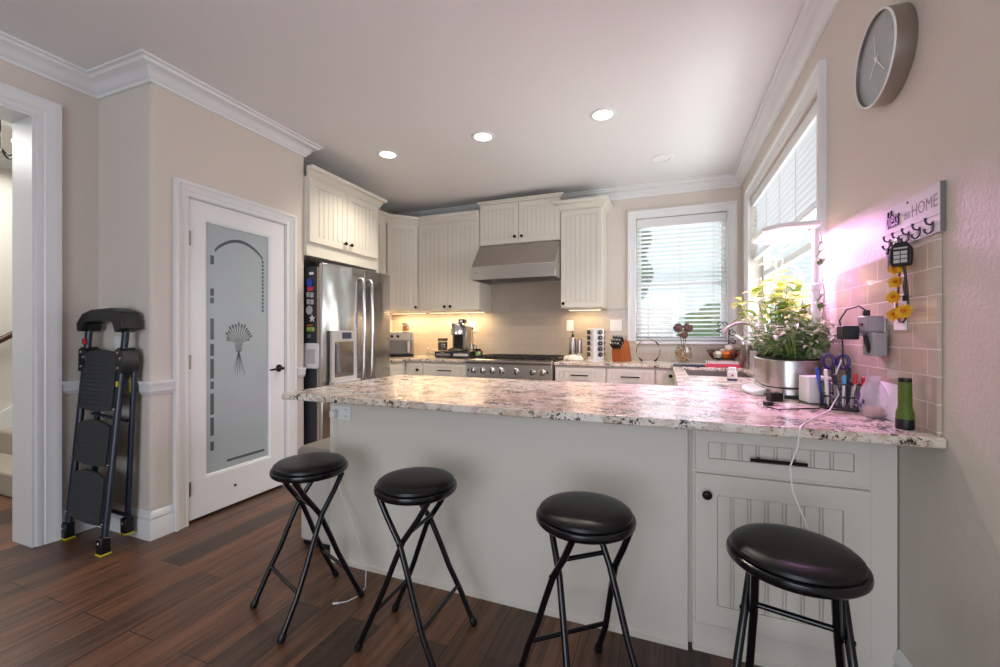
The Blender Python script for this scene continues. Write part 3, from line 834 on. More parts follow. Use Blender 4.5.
for k in range(1, 15):
    a = R(k * 150 / 14.0); pts.append((0.655 - 0.135 + 0.135 * math.cos(a), 3.47, CT + 0.22 + 0.145 * math.sin(a)))
MB().tube(pts, [0.0135] * (len(pts) - 2) + [0.0165, 0.018], 14).build('spout', 'nickel', t)
MB().tube([(0.655, 3.45, CT + 0.06), (0.655, 3.41, CT + 0.075), (0.655, 3.37, CT + 0.115)], [0.008, 0.007, 0.006], 10).build('handle', 'nickel', t)

# ================================================================== APPLIANCES
# range
RX0, RX1, RY = -1.955, -1.030, 4.065
t = thing('gas_range', 'wide stainless gas range under the hood with seven front knobs', 'stove', ((RX0 + RX1) / 2, RY, 0))
MB().box(RX0, RX1, RY, YB - 0.012, 0.10, 0.905).box(RX0 + 0.02, RX1 - 0.02, RY + 0.05, YB - 0.012, 0.0, 0.10).build('body', 'steel', t, bevel=0.003)
MB().box(RX0, RX1, RY - 0.022, RY, 0.748, 0.885).build('control_panel', 'hood', t, bevel=0.003)
MB().prism([(RY - 0.045, 0.905), (RY - 0.04, 0.895), (RY, 0.888), (RY + 0.03, 0.888), (RY + 0.03, 0.932), (RY - 0.025, 0.932), (RY - 0.042, 0.922)], lambda a, b, c: (c, a, b), RX0 - 0.004, RX1 + 0.004).build('bullnose_rail', 'hood', t)
MB().box(RX0 + 0.012, RX1 - 0.012, RY + 0.03, YB - 0.05, 0.9, 0.922).build('cooktop', 'black', t, bevel=0.003)
bz = basis((0, RY - 0.022, 0), (1, 0, 0), (0, -1, 0))
for kx in (-1.868, -1.762, -1.655, -1.552, -1.392, -1.226, -1.120):
    k = MB().lathe([(0.034, 0), (0.034, 0.006), (0.03, 0.008), (0.026, 0.012), (0.024, 0.036), (0.02, 0.04), (0, 0.04)], (kx, RY - 0.022, 0.815), (0, -1, 0), 20).build('knob', 'chrome', t)
    MB().box(kx - 0.006, kx + 0.006, RY - 0.022 - 0.048, RY - 0.022 - 0.036, 0.793, 0.837).build('knob_grip', 'black', k, bevel=0.002)
for kx in (-1.925, -1.068):
    MB().box(kx - 0.008, kx + 0.008, RY - 0.026, RY - 0.021, 0.80, 0.83).build('ignition_switch', 'black', t, bevel=0.001)
od = MB().box(RX0 + 0.01, RX1 - 0.01, RY - 0.03, RY - 0.001, 0.20, 0.735).build('oven_door', 'steel', t, bevel=0.004)
MB().tube([(RX0 + 0.06, RY - 0.075, 0.69), (RX1 - 0.06, RY - 0.075, 0.69)], 0.013, 12).tube([(RX0 + 0.1, RY - 0.03, 0.69), (RX0 + 0.1, RY - 0.075, 0.69)], 0.009).tube([(RX1 - 0.1, RY - 0.03, 0.69), (RX1 - 0.1, RY - 0.075, 0.69)], 0.009).build('handle', 'chrome', od)
gw = (RX1 - RX0 - 0.04) / 3
for g in range(3):
    a = RX0 + 0.02 + g * gw; b = a + gw - 0.006; y0, y1 = RY + 0.04, YB - 0.07
    m = MB()
    for x in (a, b - 0.012, (a + b) / 2 - 0.006): m.box(x, x + 0.012, y0, y1, 0.942, 0.957)
    for y in (y0, y1 - 0.012, y0 + (y1 - y0) * 0.27, y0 + (y1 - y0) * 0.5, y0 + (y1 - y0) * 0.75): m.box(a, b, y, y + 0.012, 0.942, 0.957)
    for x in (a, b - 0.012):
        for y in (y0, y1 - 0.012, (y0 + y1) / 2): m.box(x, x + 0.012, y, y + 0.012, 0.921, 0.945)
    m.build('grate', 'iron', t, bevel=0.002)
    for y in (y0 + (y1 - y0) * 0.27, y0 + (y1 - y0) * 0.75):
        MB().lathe([(0.048, 0), (0.048, 0.008), (0.03, 0.014), (0.03, 0.019), (0, 0.019)], ((a + b) / 2, y + 0.006, 0.921), (0, 0, 1), 20).build('burner', 'iron', t)

# hood
HX0, HX1, HYF = -1.962, -1.026, 4.19
t = thing('range_hood', 'wide sloped stainless steel hood over the range', 'range hood', (-1.49, HYF, 1.78))
m = MB()
pf = [(HYF, 1.782), (HYF, 1.925), (YU - 0.01, 2.192), (YB - 0.009, 2.192), (YB - 0.009, 1.782), (YB - 0.04, 1.782), (YB - 0.04, 1.84), (HYF + 0.03, 1.84), (HYF + 0.03, 1.782)]
m.prism(pf, lambda a, b, c: (c, a, b), HX0 + 0.012, HX1 - 0.012)
side = [(HYF, 1.782), (HYF, 1.925), (YU - 0.01, 2.192), (YB - 0.009, 2.192), (YB - 0.009, 1.782)]
m.prism(side, lambda a, b, c: (c, a, b), HX0, HX0 + 0.012).prism(side, lambda a, b, c: (c, a, b), HX1 - 0.012, HX1)
m.build('canopy', 'hood', t, bevel=0.003)
m = MB(); n = 22
for k in range(n):
    x = HX0 + 0.03 + k * (HX1 - HX0 - 0.06) / n
    m.obox((x + 0.02, (HYF + YB) / 2, 1.80), (0.024, YB - HYF - 0.1, 0.004), (0, R(18), 0))
m.build('baffle_filter', 'nickel', t)
bh = basis((0, HYF, 0), (1, 0, 0), (0, -1, 0))
bd = MB().ubox(bh, -1.925, -1.855, 1.842, 1.872, 0, 0.003).build('badge', 'lightgrey', t, bevel=0.001)
text_mesh('badge_lettering', 'VIKING', 0.019, 'ink', bh, -1.922, 1.850, 0.0035, bd, 0.0004, 0, 0.0004, 0.85)

# refrigerator
FX0, FXD, FXF = XK + 0.03, -2.655, -2.622
FY0, FYM, FY1, FZ = 2.715, 3.165, 3.580, 1.785
t = thing('refrigerator', 'french-door stainless refrigerator beside the pantry wall with ice dispenser', 'refrigerator', (-2.9, (FY0 + FY1) / 2, 0))
MB().box(FX0, FXD - 0.032, FY0, FY1, 0.03, FZ - 0.025).box(FX0 + 0.03, FXD - 0.08, FY0 + 0.03, FY1 - 0.03, 0.0, 0.03).build('body', 'fridgeside', t, bevel=0.004)
MB().box(FXD - 0.032, FXD - 0.004, FY0 + 0.006, FY1 - 0.006, 0.06, FZ - 0.03).build('door_gasket', 'gasket', t, bevel=0.004)
MB().box(FXD - 0.05, FXD + 0.01, FY0 + 0.01, FY0 + 0.07, FZ - 0.02, FZ + 0.012).build('top_hinge', 'black', t, bevel=0.006)
def fr_door(name, y0, y1, z0, z1, bow=0.036):
    n = 10; poly = [(FXD - 0.004, y0)]
    ym, hw = (FY0 + FY1) / 2, (FY1 - FY0) / 2
    for k in range(n + 1):
        y = y0 + (y1 - y0) * k / n
        poly.append((FXF + bow * (1 - ((y - ym) / hw) ** 2) + 0.045 * (y - FY0) / (FY1 - FY0), y))
    poly.append((FXD - 0.004, y1))
    return MB().prism(poly, XYZ, z0, z1).build(name, 'fridge', t, bevel=0.008, segs=3)
ld = fr_door('door', FY0, FYM - 0.003, 0.70, FZ)
rd = fr_door('door', FYM + 0.003, FY1, 0.70, FZ)
fz = fr_door('freezer_drawer', FY0, FY1, 0.07, 0.69)
def bow_x(y): return FXF + 0.036 * (1 - ((y - (FY0 + FY1) / 2) / ((FY1 - FY0) / 2)) ** 2) + 0.045 * (y - FY0) / (FY1 - FY0)
for d, y in ((ld, FYM - 0.052), (rd, FYM + 0.056)):
    bx = bow_x(y)
    pts = [(bx - 0.002, y, 0.765), (bx + 0.026, y, 0.772)] + [(bx + 0.040 + 0.010 * math.sin(math.pi * k / 10), y, 0.80 + 0.86 * k / 10) for k in range(11)] + [(bx + 0.026, y, 1.688), (bx - 0.002, y, 1.695)]
    MB().tube(pts, 0.0135, 12).build('handle', 'chrome', d)
bx = bow_x(FY0 + 0.4)
MB().tube([(bx - 0.003, FY0 + 0.08, 0.62), (bx + 0.05, FY0 + 0.10, 0.62), (bx + 0.055, FY1 - 0.10, 0.62), (bx - 0.003, FY1 - 0.08, 0.62)], 0.014, 12).build('handle', 'chrome', fz)
DX = bow_x(3.0)
BFr = basis((DX, 0, 0), (0, 1, 0), (1, 0, 0))
ds = MB().cells([2.765, 2.80, 3.035, 3.07], [0.80, 0.83, 1.13, 1.225], lambda i, j: not (i == 1 and j == 1), DX - 0.014, DX + 0.008, FX).build('dispenser', 'lightgrey', ld, bevel=0.003)
MB().ubox(BFr, 2.80, 3.035, 0.83, 1.13, -0.012, 0.004).build('dispenser_recess', 'fridge', ds)
MB().ubox(BFr, 2.885, 3.0, 1.155, 1.21, 0.008, 0.0095).build('dispenser_screen', 'screen', ds)
MB().ubox(BFr, 2.815, 2.845, 0.87, 1.11, 0.004, 0.016).ubox(BFr, 2.845, 2.87, 0.87, 0.94, 0.004, 0.012).build('ice_paddle', 'grey', ds, bevel=0.002)
MB().prism([(2.755, -0.012), (2.755, 0.04), (2.78, 0.058), (3.05, 0.058), (3.08, 0.04), (3.08, -0.012)], lambda a, b, c: (DX + b, a, c), 0.768, 0.80).build('drip_tray', 'lightgrey', ds, bevel=0.004)
# magnets on the dark fridge side: each one a thing
ys = FY0
def magnet(name, label, poly, mat, th=0.006):
    m = MB().prism(poly, lambda a, b, c: (a, ys - c, b), 0.0004, th).build(name, mat, None, bevel=0.0015)
    return tag(m, label, 'magnet', 'magnets on the fridge side')
def oct_(cx, cz, rx, rz, n=12): return [(cx + rx * math.cos(2 * math.pi * k / n), cz + rz * math.sin(2 * math.pi * k / n)) for k in range(n)]
def rect(cx, cz, w, h): return [(cx - w / 2, cz - h / 2), (cx + w / 2, cz - h / 2), (cx + w / 2, cz + h / 2), (cx - w / 2, cz + h / 2)]
magnet('fridge_magnet', 'small white strip magnet at the top of the fridge side', rect(-2.733, 1.70, 0.045, 0.022), 'paper')
magnet('fridge_magnet', 'bright blue blob magnet near the top of the fridge side', oct_(-2.748, 1.622, 0.028, 0.036), 'blue', 0.014)
magnet('fridge_magnet', 'pink and white magnet just under the blue one', rect(-2.745, 1.572, 0.06, 0.036), 'pink')
for k, (a, b) in enumerate(((-2.770, 1.525), (-2.728, 1.52), (-2.768, 1.465), (-2.726, 1.462))):
    magnet('photo_magnet', ['upper left', 'upper right', 'lower left', 'lower right'][k] + ' small pale photo magnet in the block of four on the fridge side', rect(a, b, 0.032, 0.042), 'lightgrey')
magnet('fridge_magnet', 'round grey magnet halfway up the fridge side', oct_(-2.755, 1.395, 0.036, 0.038), 'lightgrey', 0.008)
magnet('fridge_magnet', 'pale star shaped magnet below the round grey one', [(-2.725 + (0.034 if k % 2 == 0 else 0.015) * math.sin(math.pi * k / 5), 1.325 + (0.034 if k % 2 == 0 else 0.015) * math.cos(math.pi * k / 5)) for k in range(10)], 'paper', 0.008)
magnet('fridge_magnet', 'green and yellow lettering magnet low on the fridge side', rect(-2.742, 1.235, 0.08, 0.035), 'leaflime', 0.008)
magnet('fridge_magnet', 'small orange magnet strip above the green one', rect(-2.752, 1.268, 0.06, 0.012), 'orange')
magnet('fridge_magnet', 'small grey magnet just above the notepad', rect(-2.76, 1.178, 0.035, 0.03), 'grey')
nb = thing('note_board', 'pale lilac rounded note board hung on the fridge side', 'note board', (-2.74, ys, 0.91), group='magnets on the fridge side')
rr = []
for cx, cz, a0 in ((-2.672, 1.10, 0), (-2.788, 1.10, 90), (-2.788, 0.93, 180), (-2.672, 0.93, 270)):
    for k in range(5):
        a = R(a0 + k * 22.5); rr.append((cx + 0.02 * math.cos(a), cz + 0.02 * math.sin(a)))
MB().prism(rr, lambda a, b, c: (a, ys - c, b), 0.0004, 0.012).build('board', 'paper', nb, bevel=0.003)
MB().ubox(basis((0, ys - 0.012, 0), (1, 0, 0), (0, -1, 0)), -2.775, -2.69, 0.95, 1.07, 0, 0.0015).build('sheet', 'lightgrey', nb)

# bin behind the end of the peninsula
t = thing('trash_can', 'beige bin with grey lid beside the left end of the peninsula', 'trash can', (-1.80, 2.01, 0))
bx0, bx1, by0, by1 = -1.93, -1.672, 1.83, 2.19
MB().box(bx0 + 0.012, bx1 - 0.012, by0 + 0.012, by1 - 0.012, 0.0, 0.028).build('base', 'black', t, bevel=0.006)
MB().box(bx0, bx1, by0, by1, 0.028, 0.505).build('body', 'trashbody', t, bevel=0.018, segs=3)
MB().prism([(bx0 - 0.01, 0.505), (bx1 + 0.01, 0.505), (bx1 + 0.01, 0.535), (bx1 - 0.01, 0.565), (bx0 + 0.02, 0.565), (bx0 - 0.01, 0.54)], FY, by0 - 0.012, by1 + 0.01).build('lid', 'trashlid', t, bevel=0.01, segs=3)

# ================================================================== STOOLS
def make_stool():
    t = thing('folding_stool', '-', 'stool', (0, 0, 0), 0, 'black folding stools at the bar')
    h = 0.017
    MB().lathe([(0, 0.566 + h), (0.13, 0.566 + h), (0.150, 0.569 + h), (0.1585, 0.577 + h), (0.160, 0.585 + h), (0.158, 0.594 + h), (0.152, 0.597 + h), (0, 0.597 + h)], seg=48).build('seat_rim', 'blacksatin', t)
    MB().lathe([(0, 0.596 + h), (0.146, 0.596 + h), (0.150, 0.601 + h), (0.148, 0.610 + h), (0.138, 0.618 + h), (0.11, 0.6225 + h), (0.06, 0.624 + h), (0, 0.6245 + h)], seg=48).build('seat_cushion', 'vinyl', t)
    for sgn, yt, yf in ((1, 0.100, 0.150), (-1, 0.082, 0.118)):
        for sy in (-1, 1):
            ym_ = yt * 0.72 + yf * 0.28
            pts = [(-sgn * 0.100, sy * yt, 0.566 + h), (-sgn * 0.060, sy * yt * 1.05, 0.515), (0, sy * ym_, 0.428), (sgn * 0.040, sy * (yt * 0.5 + yf * 0.5), 0.33), (sgn * 0.076, sy * (yt * 0.3 + yf * 0.7), 0.235), (sgn * 0.118, sy * yf, 0.14), (sgn * 0.178, sy * yf * 1.03, 0.012)]
            lg = MB().tube(pts, 0.0108, 12).build('leg', 'blacksatin', t)
            p = Vector(pts[-1]); d = (Vector(pts[-1]) - Vector(pts[-2])).normalized()
            MB().lathe([(0.0125, -0.022), (0.015, -0.012), (0.015, 0.004), (0.012, 0.0105), (0, 0.0115)], p, d, 14).build('rubber_foot', 'black', lg)
            MB().lathe([(0.006, 0), (0.006, 0.003), (0, 0.004)], (0, sy * (ym_ + 0.0095), 0.428), (0, sy, 0), 10).build('pivot_rivet', 'bronze', lg)
        if sgn < 0: MB().tube([(0.024, -yt * 1.06, 0.462), (0.024, yt * 1.06, 0.462)], 0.0078, 10).build('crossbar', 'blacksatin', t)
        MB().tube([(sgn * 0.110, -yf, 0.155), (sgn * 0.110, yf, 0.155)], 0.0078, 10).build('crossbar', 'blacksatin', t)
    return t
stool0 = make_stool()
spots = [(-1.466, 1.447, (-0.13, -0.333), 'black round folding stool leftmost of the row, nearest the pantry door'),
         (-0.905, 1.425, (1.0, 0.02), 'black folding stool second from the left with a chipped seat rim'),
         (-0.240, 1.385, (-0.63, 0.78), 'black folding stool third from left, before the plain middle of the peninsula'),
         (0.322, 1.330, (-0.24, -0.97), 'black folding stool rightmost of the row, before the beadboard door and drawer')]
for k, (x, y, d, lab) in enumerate(spots):
    s = stool0 if k == 0 else copy_tree(stool0)
    s.location = (x, y, 0); s.rotation_euler = (0, 0, math.atan2(d[1], d[0])); s['label'] = lab

# ================================================================== STEP LADDER
t = thing('step_ladder', 'folded black three-step ladder standing in the corner by the doorway', 'ladder', (-3.06, 1.45, 0))
FL, FR = Vector((-3.258, 1.395, 0.03)), Vector((-2.838, 1.362, 0.03))
TL_, TR_ = Vector((-3.222, 1.478, 1.225)), Vector((-2.880, 1.488, 1.225))
ux = (FR - FL).normalized()
def lad(f, z): 
    a, b = (FL, TL_) if f == 0 else (FR, TR_)
    return a + (b - a) * ((z - a.z) / (b.z - a.z))
def rail(a, b, w, dp):
    m = MB(); a = Vector(a); b = Vector(b); d = (b - a).normalized(); u = (ux - d * ux.dot(d)).normalized(); v = d.cross(u); k = 10; vs = []
    for p in (a, b):
        for i in range(k):
            th = 2 * math.pi * i / k; vs.append(p + u * (w * math.cos(th)) + v * (dp * math.sin(th)))
    return m._add(vs, [tuple(range(k)), tuple(range(k, 2 * k))] + [(i, (i + 1) % k, k + (i + 1) % k, k + i) for i in range(k)])
def foot(p, parent):
    m = MB().box(p.x - 0.026, p.x + 0.026, p.y - 0.024, p.y + 0.024, p.z - 0.022, p.z + 0.065).build('foot_boot', 'black', parent, bevel=0.008)
    MB().box(p.x - 0.028, p.x + 0.028, p.y - 0.026, p.y + 0.026, p.z - 0.03, p.z - 0.021).build('foot_pad', 'yellow', parent, bevel=0.004)
    MB().lathe([(0.007, 0), (0.005, 0.004), (0, 0.005)], (p.x, p.y - 0.024, p.z + 0.035), (0, -1, 0), 10).build('rivet', 'chrome', parent)
for f, (a, b) in enumerate(((FL, TL_), (FR, TR_))):
    l = rail(a, b, 0.020, 0.017).build('front_rail', 'navy', t); foot(a, l)
RL0, RL1 = Vector((-3.205, 1.487, 0.10)), Vector((-3.185, 1.512, 1.06))
RR0, RR1 = Vector((-2.892, 1.500, 0.075)), Vector((-2.848, 1.514, 1.06))
for a, b in ((RL0, RL1), (RR0, RR1)):
    l = rail(a, b, 0.017, 0.014).build('rear_leg', 'navy', t); foot(a, l)
MB().tube([lad(0, 0.16) + Vector((0, 0.09, 0)), lad(1, 0.16) + Vector((0, 0.11, 0))], 0.011, 10).build('rear_brace', 'navy', t)
MB().tube([RL0 + Vector((0, 0, 0.62)), RR0 + Vector((0, 0, 0.62))], 0.010, 10).build('rear_brace', 'navy', t)
for z0, z1, dz in ((0.765, 1.085, 0.02), (0.462, 0.676, 0.03), (0.150, 0.392, 0.03)):
    a0, a1, b0, b1 = lad(0, z0), lad(0, z1), lad(1, z0), lad(1, z1); n = 8
    vs = []; fs = []
    off = Vector((0, -0.022, 0))
    top = [a1 + (b1 - a1) * (0.07 + 0.86 * k / n) + Vector((0, 0, dz * math.sin(math.pi * k / n))) + off for k in range(n + 1)]
    bot = [a0 + (b0 - a0) * (0.07 + 0.86 * k / n) - Vector((0, 0, 0.012 * math.sin(math.pi * k / n))) + off for k in range(n + 1)]
    poly = bot + top[::-1]
    m = MB(); N = len(poly); th = Vector((0, 0.024, 0))
    m._add(poly + [q + th for q in poly], [tuple(range(N)), tuple(range(N, 2 * N))] + [(i, (i + 1) % N, N + (i + 1) % N, N + i) for i in range(N)])
    st = m.build('step', 'rubber', t, bevel=0.004)
    m = MB(); r0 = int((z1 - z0) / 0.024)
    for k in range(1, r0 - 1):
        z = z0 + (z1 - z0) * k / r0; p, q = lad(0, z), lad(1, z)
        m.tube([p + (q - p) * 0.12 + off, p + (q - p) * 0.88 + off], 0.0022, 5)
    m.build('tread_ribs', 'rubber', st)
    for p in (lad(0, z0 + 0.01), lad(1, z0 + 0.01)):
        MB().lathe([(0.008, 0), (0.006, 0.005), (0, 0.006)], p + Vector((0, -0.018, 0)), (0, -1, 0), 10).build('rivet', 'chrome', st)
for f, s in ((0, -1), (1, 1)):
    p = lad(f, 1.06); m = MB()
    m.prism([(-0.032, -0.085), (0.036, -0.085), (0.05, -0.02), (0.036, 0.045), (0.0, 0.06), (-0.028, 0.045)], lambda a, b, c: (p.x + a, p.y + c, p.z + b), -0.026, 0.055)
    h = m.build('hinge_bracket', 'black', t, bevel=0.004)
    for a, b in ((0, 0.03), (0.024, 0.0), (0.0, -0.055)):
        MB().lathe([(0.008, 0), (0.006, 0.004), (0, 0.005)], (p.x + a, p.y - 0.026, p.z + b), (0, -1, 0), 10).build('rivet', 'chrome', h)
arch = [(-3.262, 1.212), (-3.268, 1.262), (-3.205, 1.318), (-3.12, 1.340), (-2.915, 1.346), (-2.835, 1.322), (-2.808, 1.225), (-2.890, 1.205), (-2.912, 1.255), (-2.935, 1.272), (-3.155, 1.268), (-3.192, 1.256), (-3.205, 1.212)]
MB().prism(arch, FY, 1.435, 1.530).build('top_handle', 'black', t, bevel=0.008, segs=2)
p = lad(0, 1.16); MB().box(p.x - 0.02, p.x + 0.02, p.y - 0.0205, p.y - 0.017, 1.135, 1.17).build('warning_sticker', 'red', t)
p = lad(1, 0.93); MB().box(p.x - 0.009, p.x + 0.009, p.y - 0.0195, p.y - 0.016, 0.90, 0.93).build('yellow_sticker', 'yellow', t)
MB().box(-2.862, -2.854, 1.4965, 1.4985, 0.86, 0.95).build('yellow_sticker', 'yellow', t)

plate('wall_outlet', 'white wall plate in the corner just behind the step ladder', basis((0, YN, 0), (1, 0, 0), (0, -1, 0)), -3.125, -2.985, 1.065, 1.182, 'switch')

# ================================================================== STAIR HALL
st = MB(); n = 8
for k in range(n):
    st.box(HX + 0.03, -3.98, 1.58 + 0.262 * k, 1.58 + 0.262 * (k + 1) + (0.0 if k < n - 1 else 0.1), 0.0, 0.182 * (k + 1))
t = thing('staircase', 'carpeted staircase rising beyond the left doorway', 'stairs', (-4.7, 1.58, 0))
st.build('carpet_steps', 'carpet', t, bevel=0.02, segs=3)
MB().prism([(1.45, 0.0), (1.58, 0.30), (3.68, 0.30 + 2.1 * 0.695), (3.68, 0.0)], lambda a, b, c: (c, a, b), HX + 0.001, HX + 0.028).build('skirt_board', 'trim', t)
t = thing('stair_handrail', 'dark brown wooden handrail on the stair hall wall', 'handrail', (HX, 1.6, 1.0))
MB().tube([(HX + 0.07, 1.45, 0.86), (HX + 0.07, 3.5, 0.86 + 2.05 * 0.695)], 0.026, 14).build('rail', 'darkwood', t)
for y in (1.7, 3.1):
    z = 0.86 + (y - 1.45) * 0.695
    MB().tube([(HX, y, z - 0.07), (HX + 0.05, y, z - 0.06), (HX + 0.07, y, z - 0.02)], 0.007, 8).build('bracket', 'bronze', t)
t = thing('hall_light', 'small scrolled metal ceiling light in the stair hall', 'ceiling light', (-4.36, 1.50, HC))
MB().lathe([(0, -0.025), (0.05, -0.02), (0.06, 0), (0, 0)], (-4.36, 1.50, HC), (0, 0, 1), 20).tube([(-4.36, 1.5, HC - 0.02), (-4.36, 1.5, 2.50)], 0.008).build('stem', 'bronze', t)
for k in range(4):
    a = R(30 + 90 * k); pts = []
    for q in range(11):
        u = q / 10.0; r = 0.02 + 0.15 * u; pts.append((-4.36 + r * math.cos(a), 1.5 + r * math.sin(a), 2.50 - 0.05 * math.sin(u * math.pi * 1.5) + 0.02 * u))
    ar = MB().tube(pts, 0.006, 8).build('arm', 'bronze', t)
    MB().lathe([(0.02, 0), (0.045, 0.05), (0.06, 0.10), (0.056, 0.10), (0.04, 0.05), (0.015, 0.004)], (-4.36 + 0.17 * math.cos(a), 1.5 + 0.17 * math.sin(a), 2.53), (0, 0, 1), 16).build('glass_shade', 'white', ar)

# ================================================================== WINDOW BLINDS
def blind(name, label, B, u0, u1, ztop, zlow, zhead, tilt, n_in, pitch, width, cords, cat='blind'):
    o, U, N = B
    c = o + U * ((u0 + u1) / 2)
    t = thing(name, label, cat, (c.x, c.y, zlow))
    MB().ubox(B, u0, u1, zhead, ztop, n_in - 0.035, n_in + 0.03).build('headrail_valance', 'trim', t, bevel=0.003)
    MB().ubox(B, u0, u1, zlow, zlow + 0.018, n_in - 0.022, n_in + 0.022).build('bottom_rail', 'trim', t, bevel=0.003)
    m = MB(); z = zlow + 0.03; ca, sa = math.cos(R(tilt)), math.sin(R(tilt))
    while z < zhead - 0.01:
        pr = []
        for k in range(5):
            q = (k / 4.0 - 0.5) * width; cam_ = 0.004 * (1 - (2 * k / 4.0 - 1) ** 2)
            pr.append((q * ca - cam_ * sa, q * sa + cam_ * ca))
        pr += [(a + 0.0022 * sa, b - 0.0022 * ca) for a, b in pr[::-1]]
        zz = z
        m.prism(pr, lambda a, b, u: o + U * u + Z * (zz + b) + N * (n_in + a), u0 + 0.004, u1 - 0.004)
        z += pitch
    m.build('slats', 'slat', t, smooth=False)
    m = MB()
    for u in cords:
        for k in (-1, 1):
            P = o + U * u + N * (n_in + k * (width / 2 * ca + 0.003))
            m.tube([P + Z * zlow, P + Z * zhead], 0.0013, 5)
    m.build('ladder_cords', 'lightgrey', t)
    return t
t = blind('window_blind', 'white slatted blind on the back window, slats open to daylight', BB, BX0 + 0.003, BX1 - 0.003, BZ1 - 0.004, BZ0 + 0.012, 2.335, 16, -0.045, 0.0445, 0.05, [BX0 + 0.12, (BX0 + BX1) / 2, BX1 - 0.12])
o = BB[0]
MB().tube([(BX1 - 0.07, YB + 0.01, 2.33), (BX1 - 0.07, YB + 0.01, 1.72)], 0.0014, 5).lathe([(0, 0), (0.006, 0.004), (0.008, 0.03), (0, 0.035)], (BX1 - 0.07, YB + 0.01, 1.69)).build('pull_cord', 'white', t)
t = blind('window_blind', 'white blind on the right wall window, closed and half raised behind plants', BR, WY0 + 0.003, WY1 - 0.003, WZ1 - 0.004, 1.86, 2.335, 66, -0.045, 0.043, 0.05, [WY0 + 0.15, WY0 + 0.55, WY0 + 0.95, WY0 + 1.35, WY1 - 0.12])
MB().tube([(W + 0.01, WY0 + 0.09, 2.33), (W + 0.01, WY0 + 0.09, 1.55)], 0.0014, 5).lathe([(0, 0), (0.006, 0.004), (0.008, 0.03), (0, 0.035)], (W + 0.01, WY0 + 0.09, 1.52)).build('pull_cord', 'white', t)

# neighbour's pale siding seen through the right window
nb = thing('neighbour_house', 'pale lap-sided neighbour house outside the right window', 'house', (3.4, 3.5, -0.1))
m = MB()
for k in range(26): m.prism([(3.4, 0.16 * k - 0.1), (3.385, 0.16 * k - 0.1), (3.4, 0.16 * k + 0.06)], lambda a, b, c: (a, c, b), -2.0, 9.0)
m.box(3.4, 3.6, -2.0, 9.0, -0.1, 4.1)
m.build('siding', 'siding', nb)
MB().box(3.3, 3.8, -2.2, 9.2, 4.1, 4.25).build('roof_edge', 'trim', nb)

# ================================================================== LIGHTS OF THE KITCHEN
for k, (x, y, lit, lab) in enumerate([(-2.25, 3.09, 1, 'lit recessed ceiling light leftmost of the row, above the fridge'), (-1.341, 3.085, 1, 'lit recessed ceiling light in the middle of the row'), (-0.407, 3.084, 1, 'lit recessed ceiling light rightmost of the row of three'), (-0.017, 4.05, 0, 'unlit recessed ceiling light near the back window')]):
    t = thing('recessed_light', lab, 'ceiling light', (x, y, HC), group='recessed ceiling lights')
    MB().lathe([(0.068, 0.0), (0.070, -0.006), (0.085, -0.007), (0.094, -0.003), (0.095, 0.0)], (x, y, HC), (0, 0, 1), 32).build('trim_ring', 'white', t)
    MB().lathe([(0, -0.0015), (0.068, -0.0015), (0.068, 0), (0, 0)], (x, y, HC), (0, 0, 1), 28).build('lens', 'bulb' if lit else 'white', t)
    if lit:
        l = bpy.data.lights.new('downlight_beam', 'SPOT'); l.energy = 44; l.spot_size = R(125); l.spot_blend = 0.8; l.shadow_soft_size = 0.06; l.color = (1.0, 0.90, 0.76)
        lo = bpy.data.objects.new('downlight_beam', l); lo.location = (x, y, HC - 0.02); COL.objects.link(lo)
def strip_light(label, x0, x1, y, power):
    t = thing('under_cabinet_light', label, 'light', ((x0 + x1) / 2, y, ZB), group='under cabinet lights')
    MB().box(x0, x1, y - 0.03, y + 0.03, ZB - 0.018, ZB - 0.0005).build('housing', 'white', t, bevel=0.002)
    MB().box(x0 + 0.01, x1 - 0.01, y - 0.02, y + 0.02, ZB - 0.02, ZB - 0.018).build('diffuser', 'strip', t)
    area('under_cabinet_glow', ((x0 + x1) / 2, y, ZB - 0.022), (0, 0, 0), x1 - x0 - 0.02, 0.04, power, (1.0, 0.72, 0.42))
strip_light('slim warm light strip beneath the cabinets left of the hood', -2.74, -1.99, 4.62, 4.6)
strip_light('slim warm light strip beneath the diagonal corner cabinet', -3.30, -2.79, 4.62, 3.4)
strip_light('slim warm light strip beneath the cabinet right of the hood', -0.98, -0.63, 4.62, 1.3)

# ================================================================== ON THE LEFT WORKTOP
BT = basis((0, YB - 0.008, 0), (1, 0, 0), (0, -1, 0))
BTR = basis((W - 0.008, 0, 0), (0, 1, 0), (-1, 0, 0))
plate('wall_outlet', 'white outlet on the tile behind the coffee maker', BT, -2.255, -2.170, 1.215, 1.345, 'outlet')
plate('light_switch', 'single white switch plate on tile just right of the range', BT, -1.036, -0.954, 1.228, 1.352, 'switch')
plate('light_switch', 'wide double white switch plate on tile left of the back window', BT, -0.553, -0.428, 1.228, 1.352, 'switch')

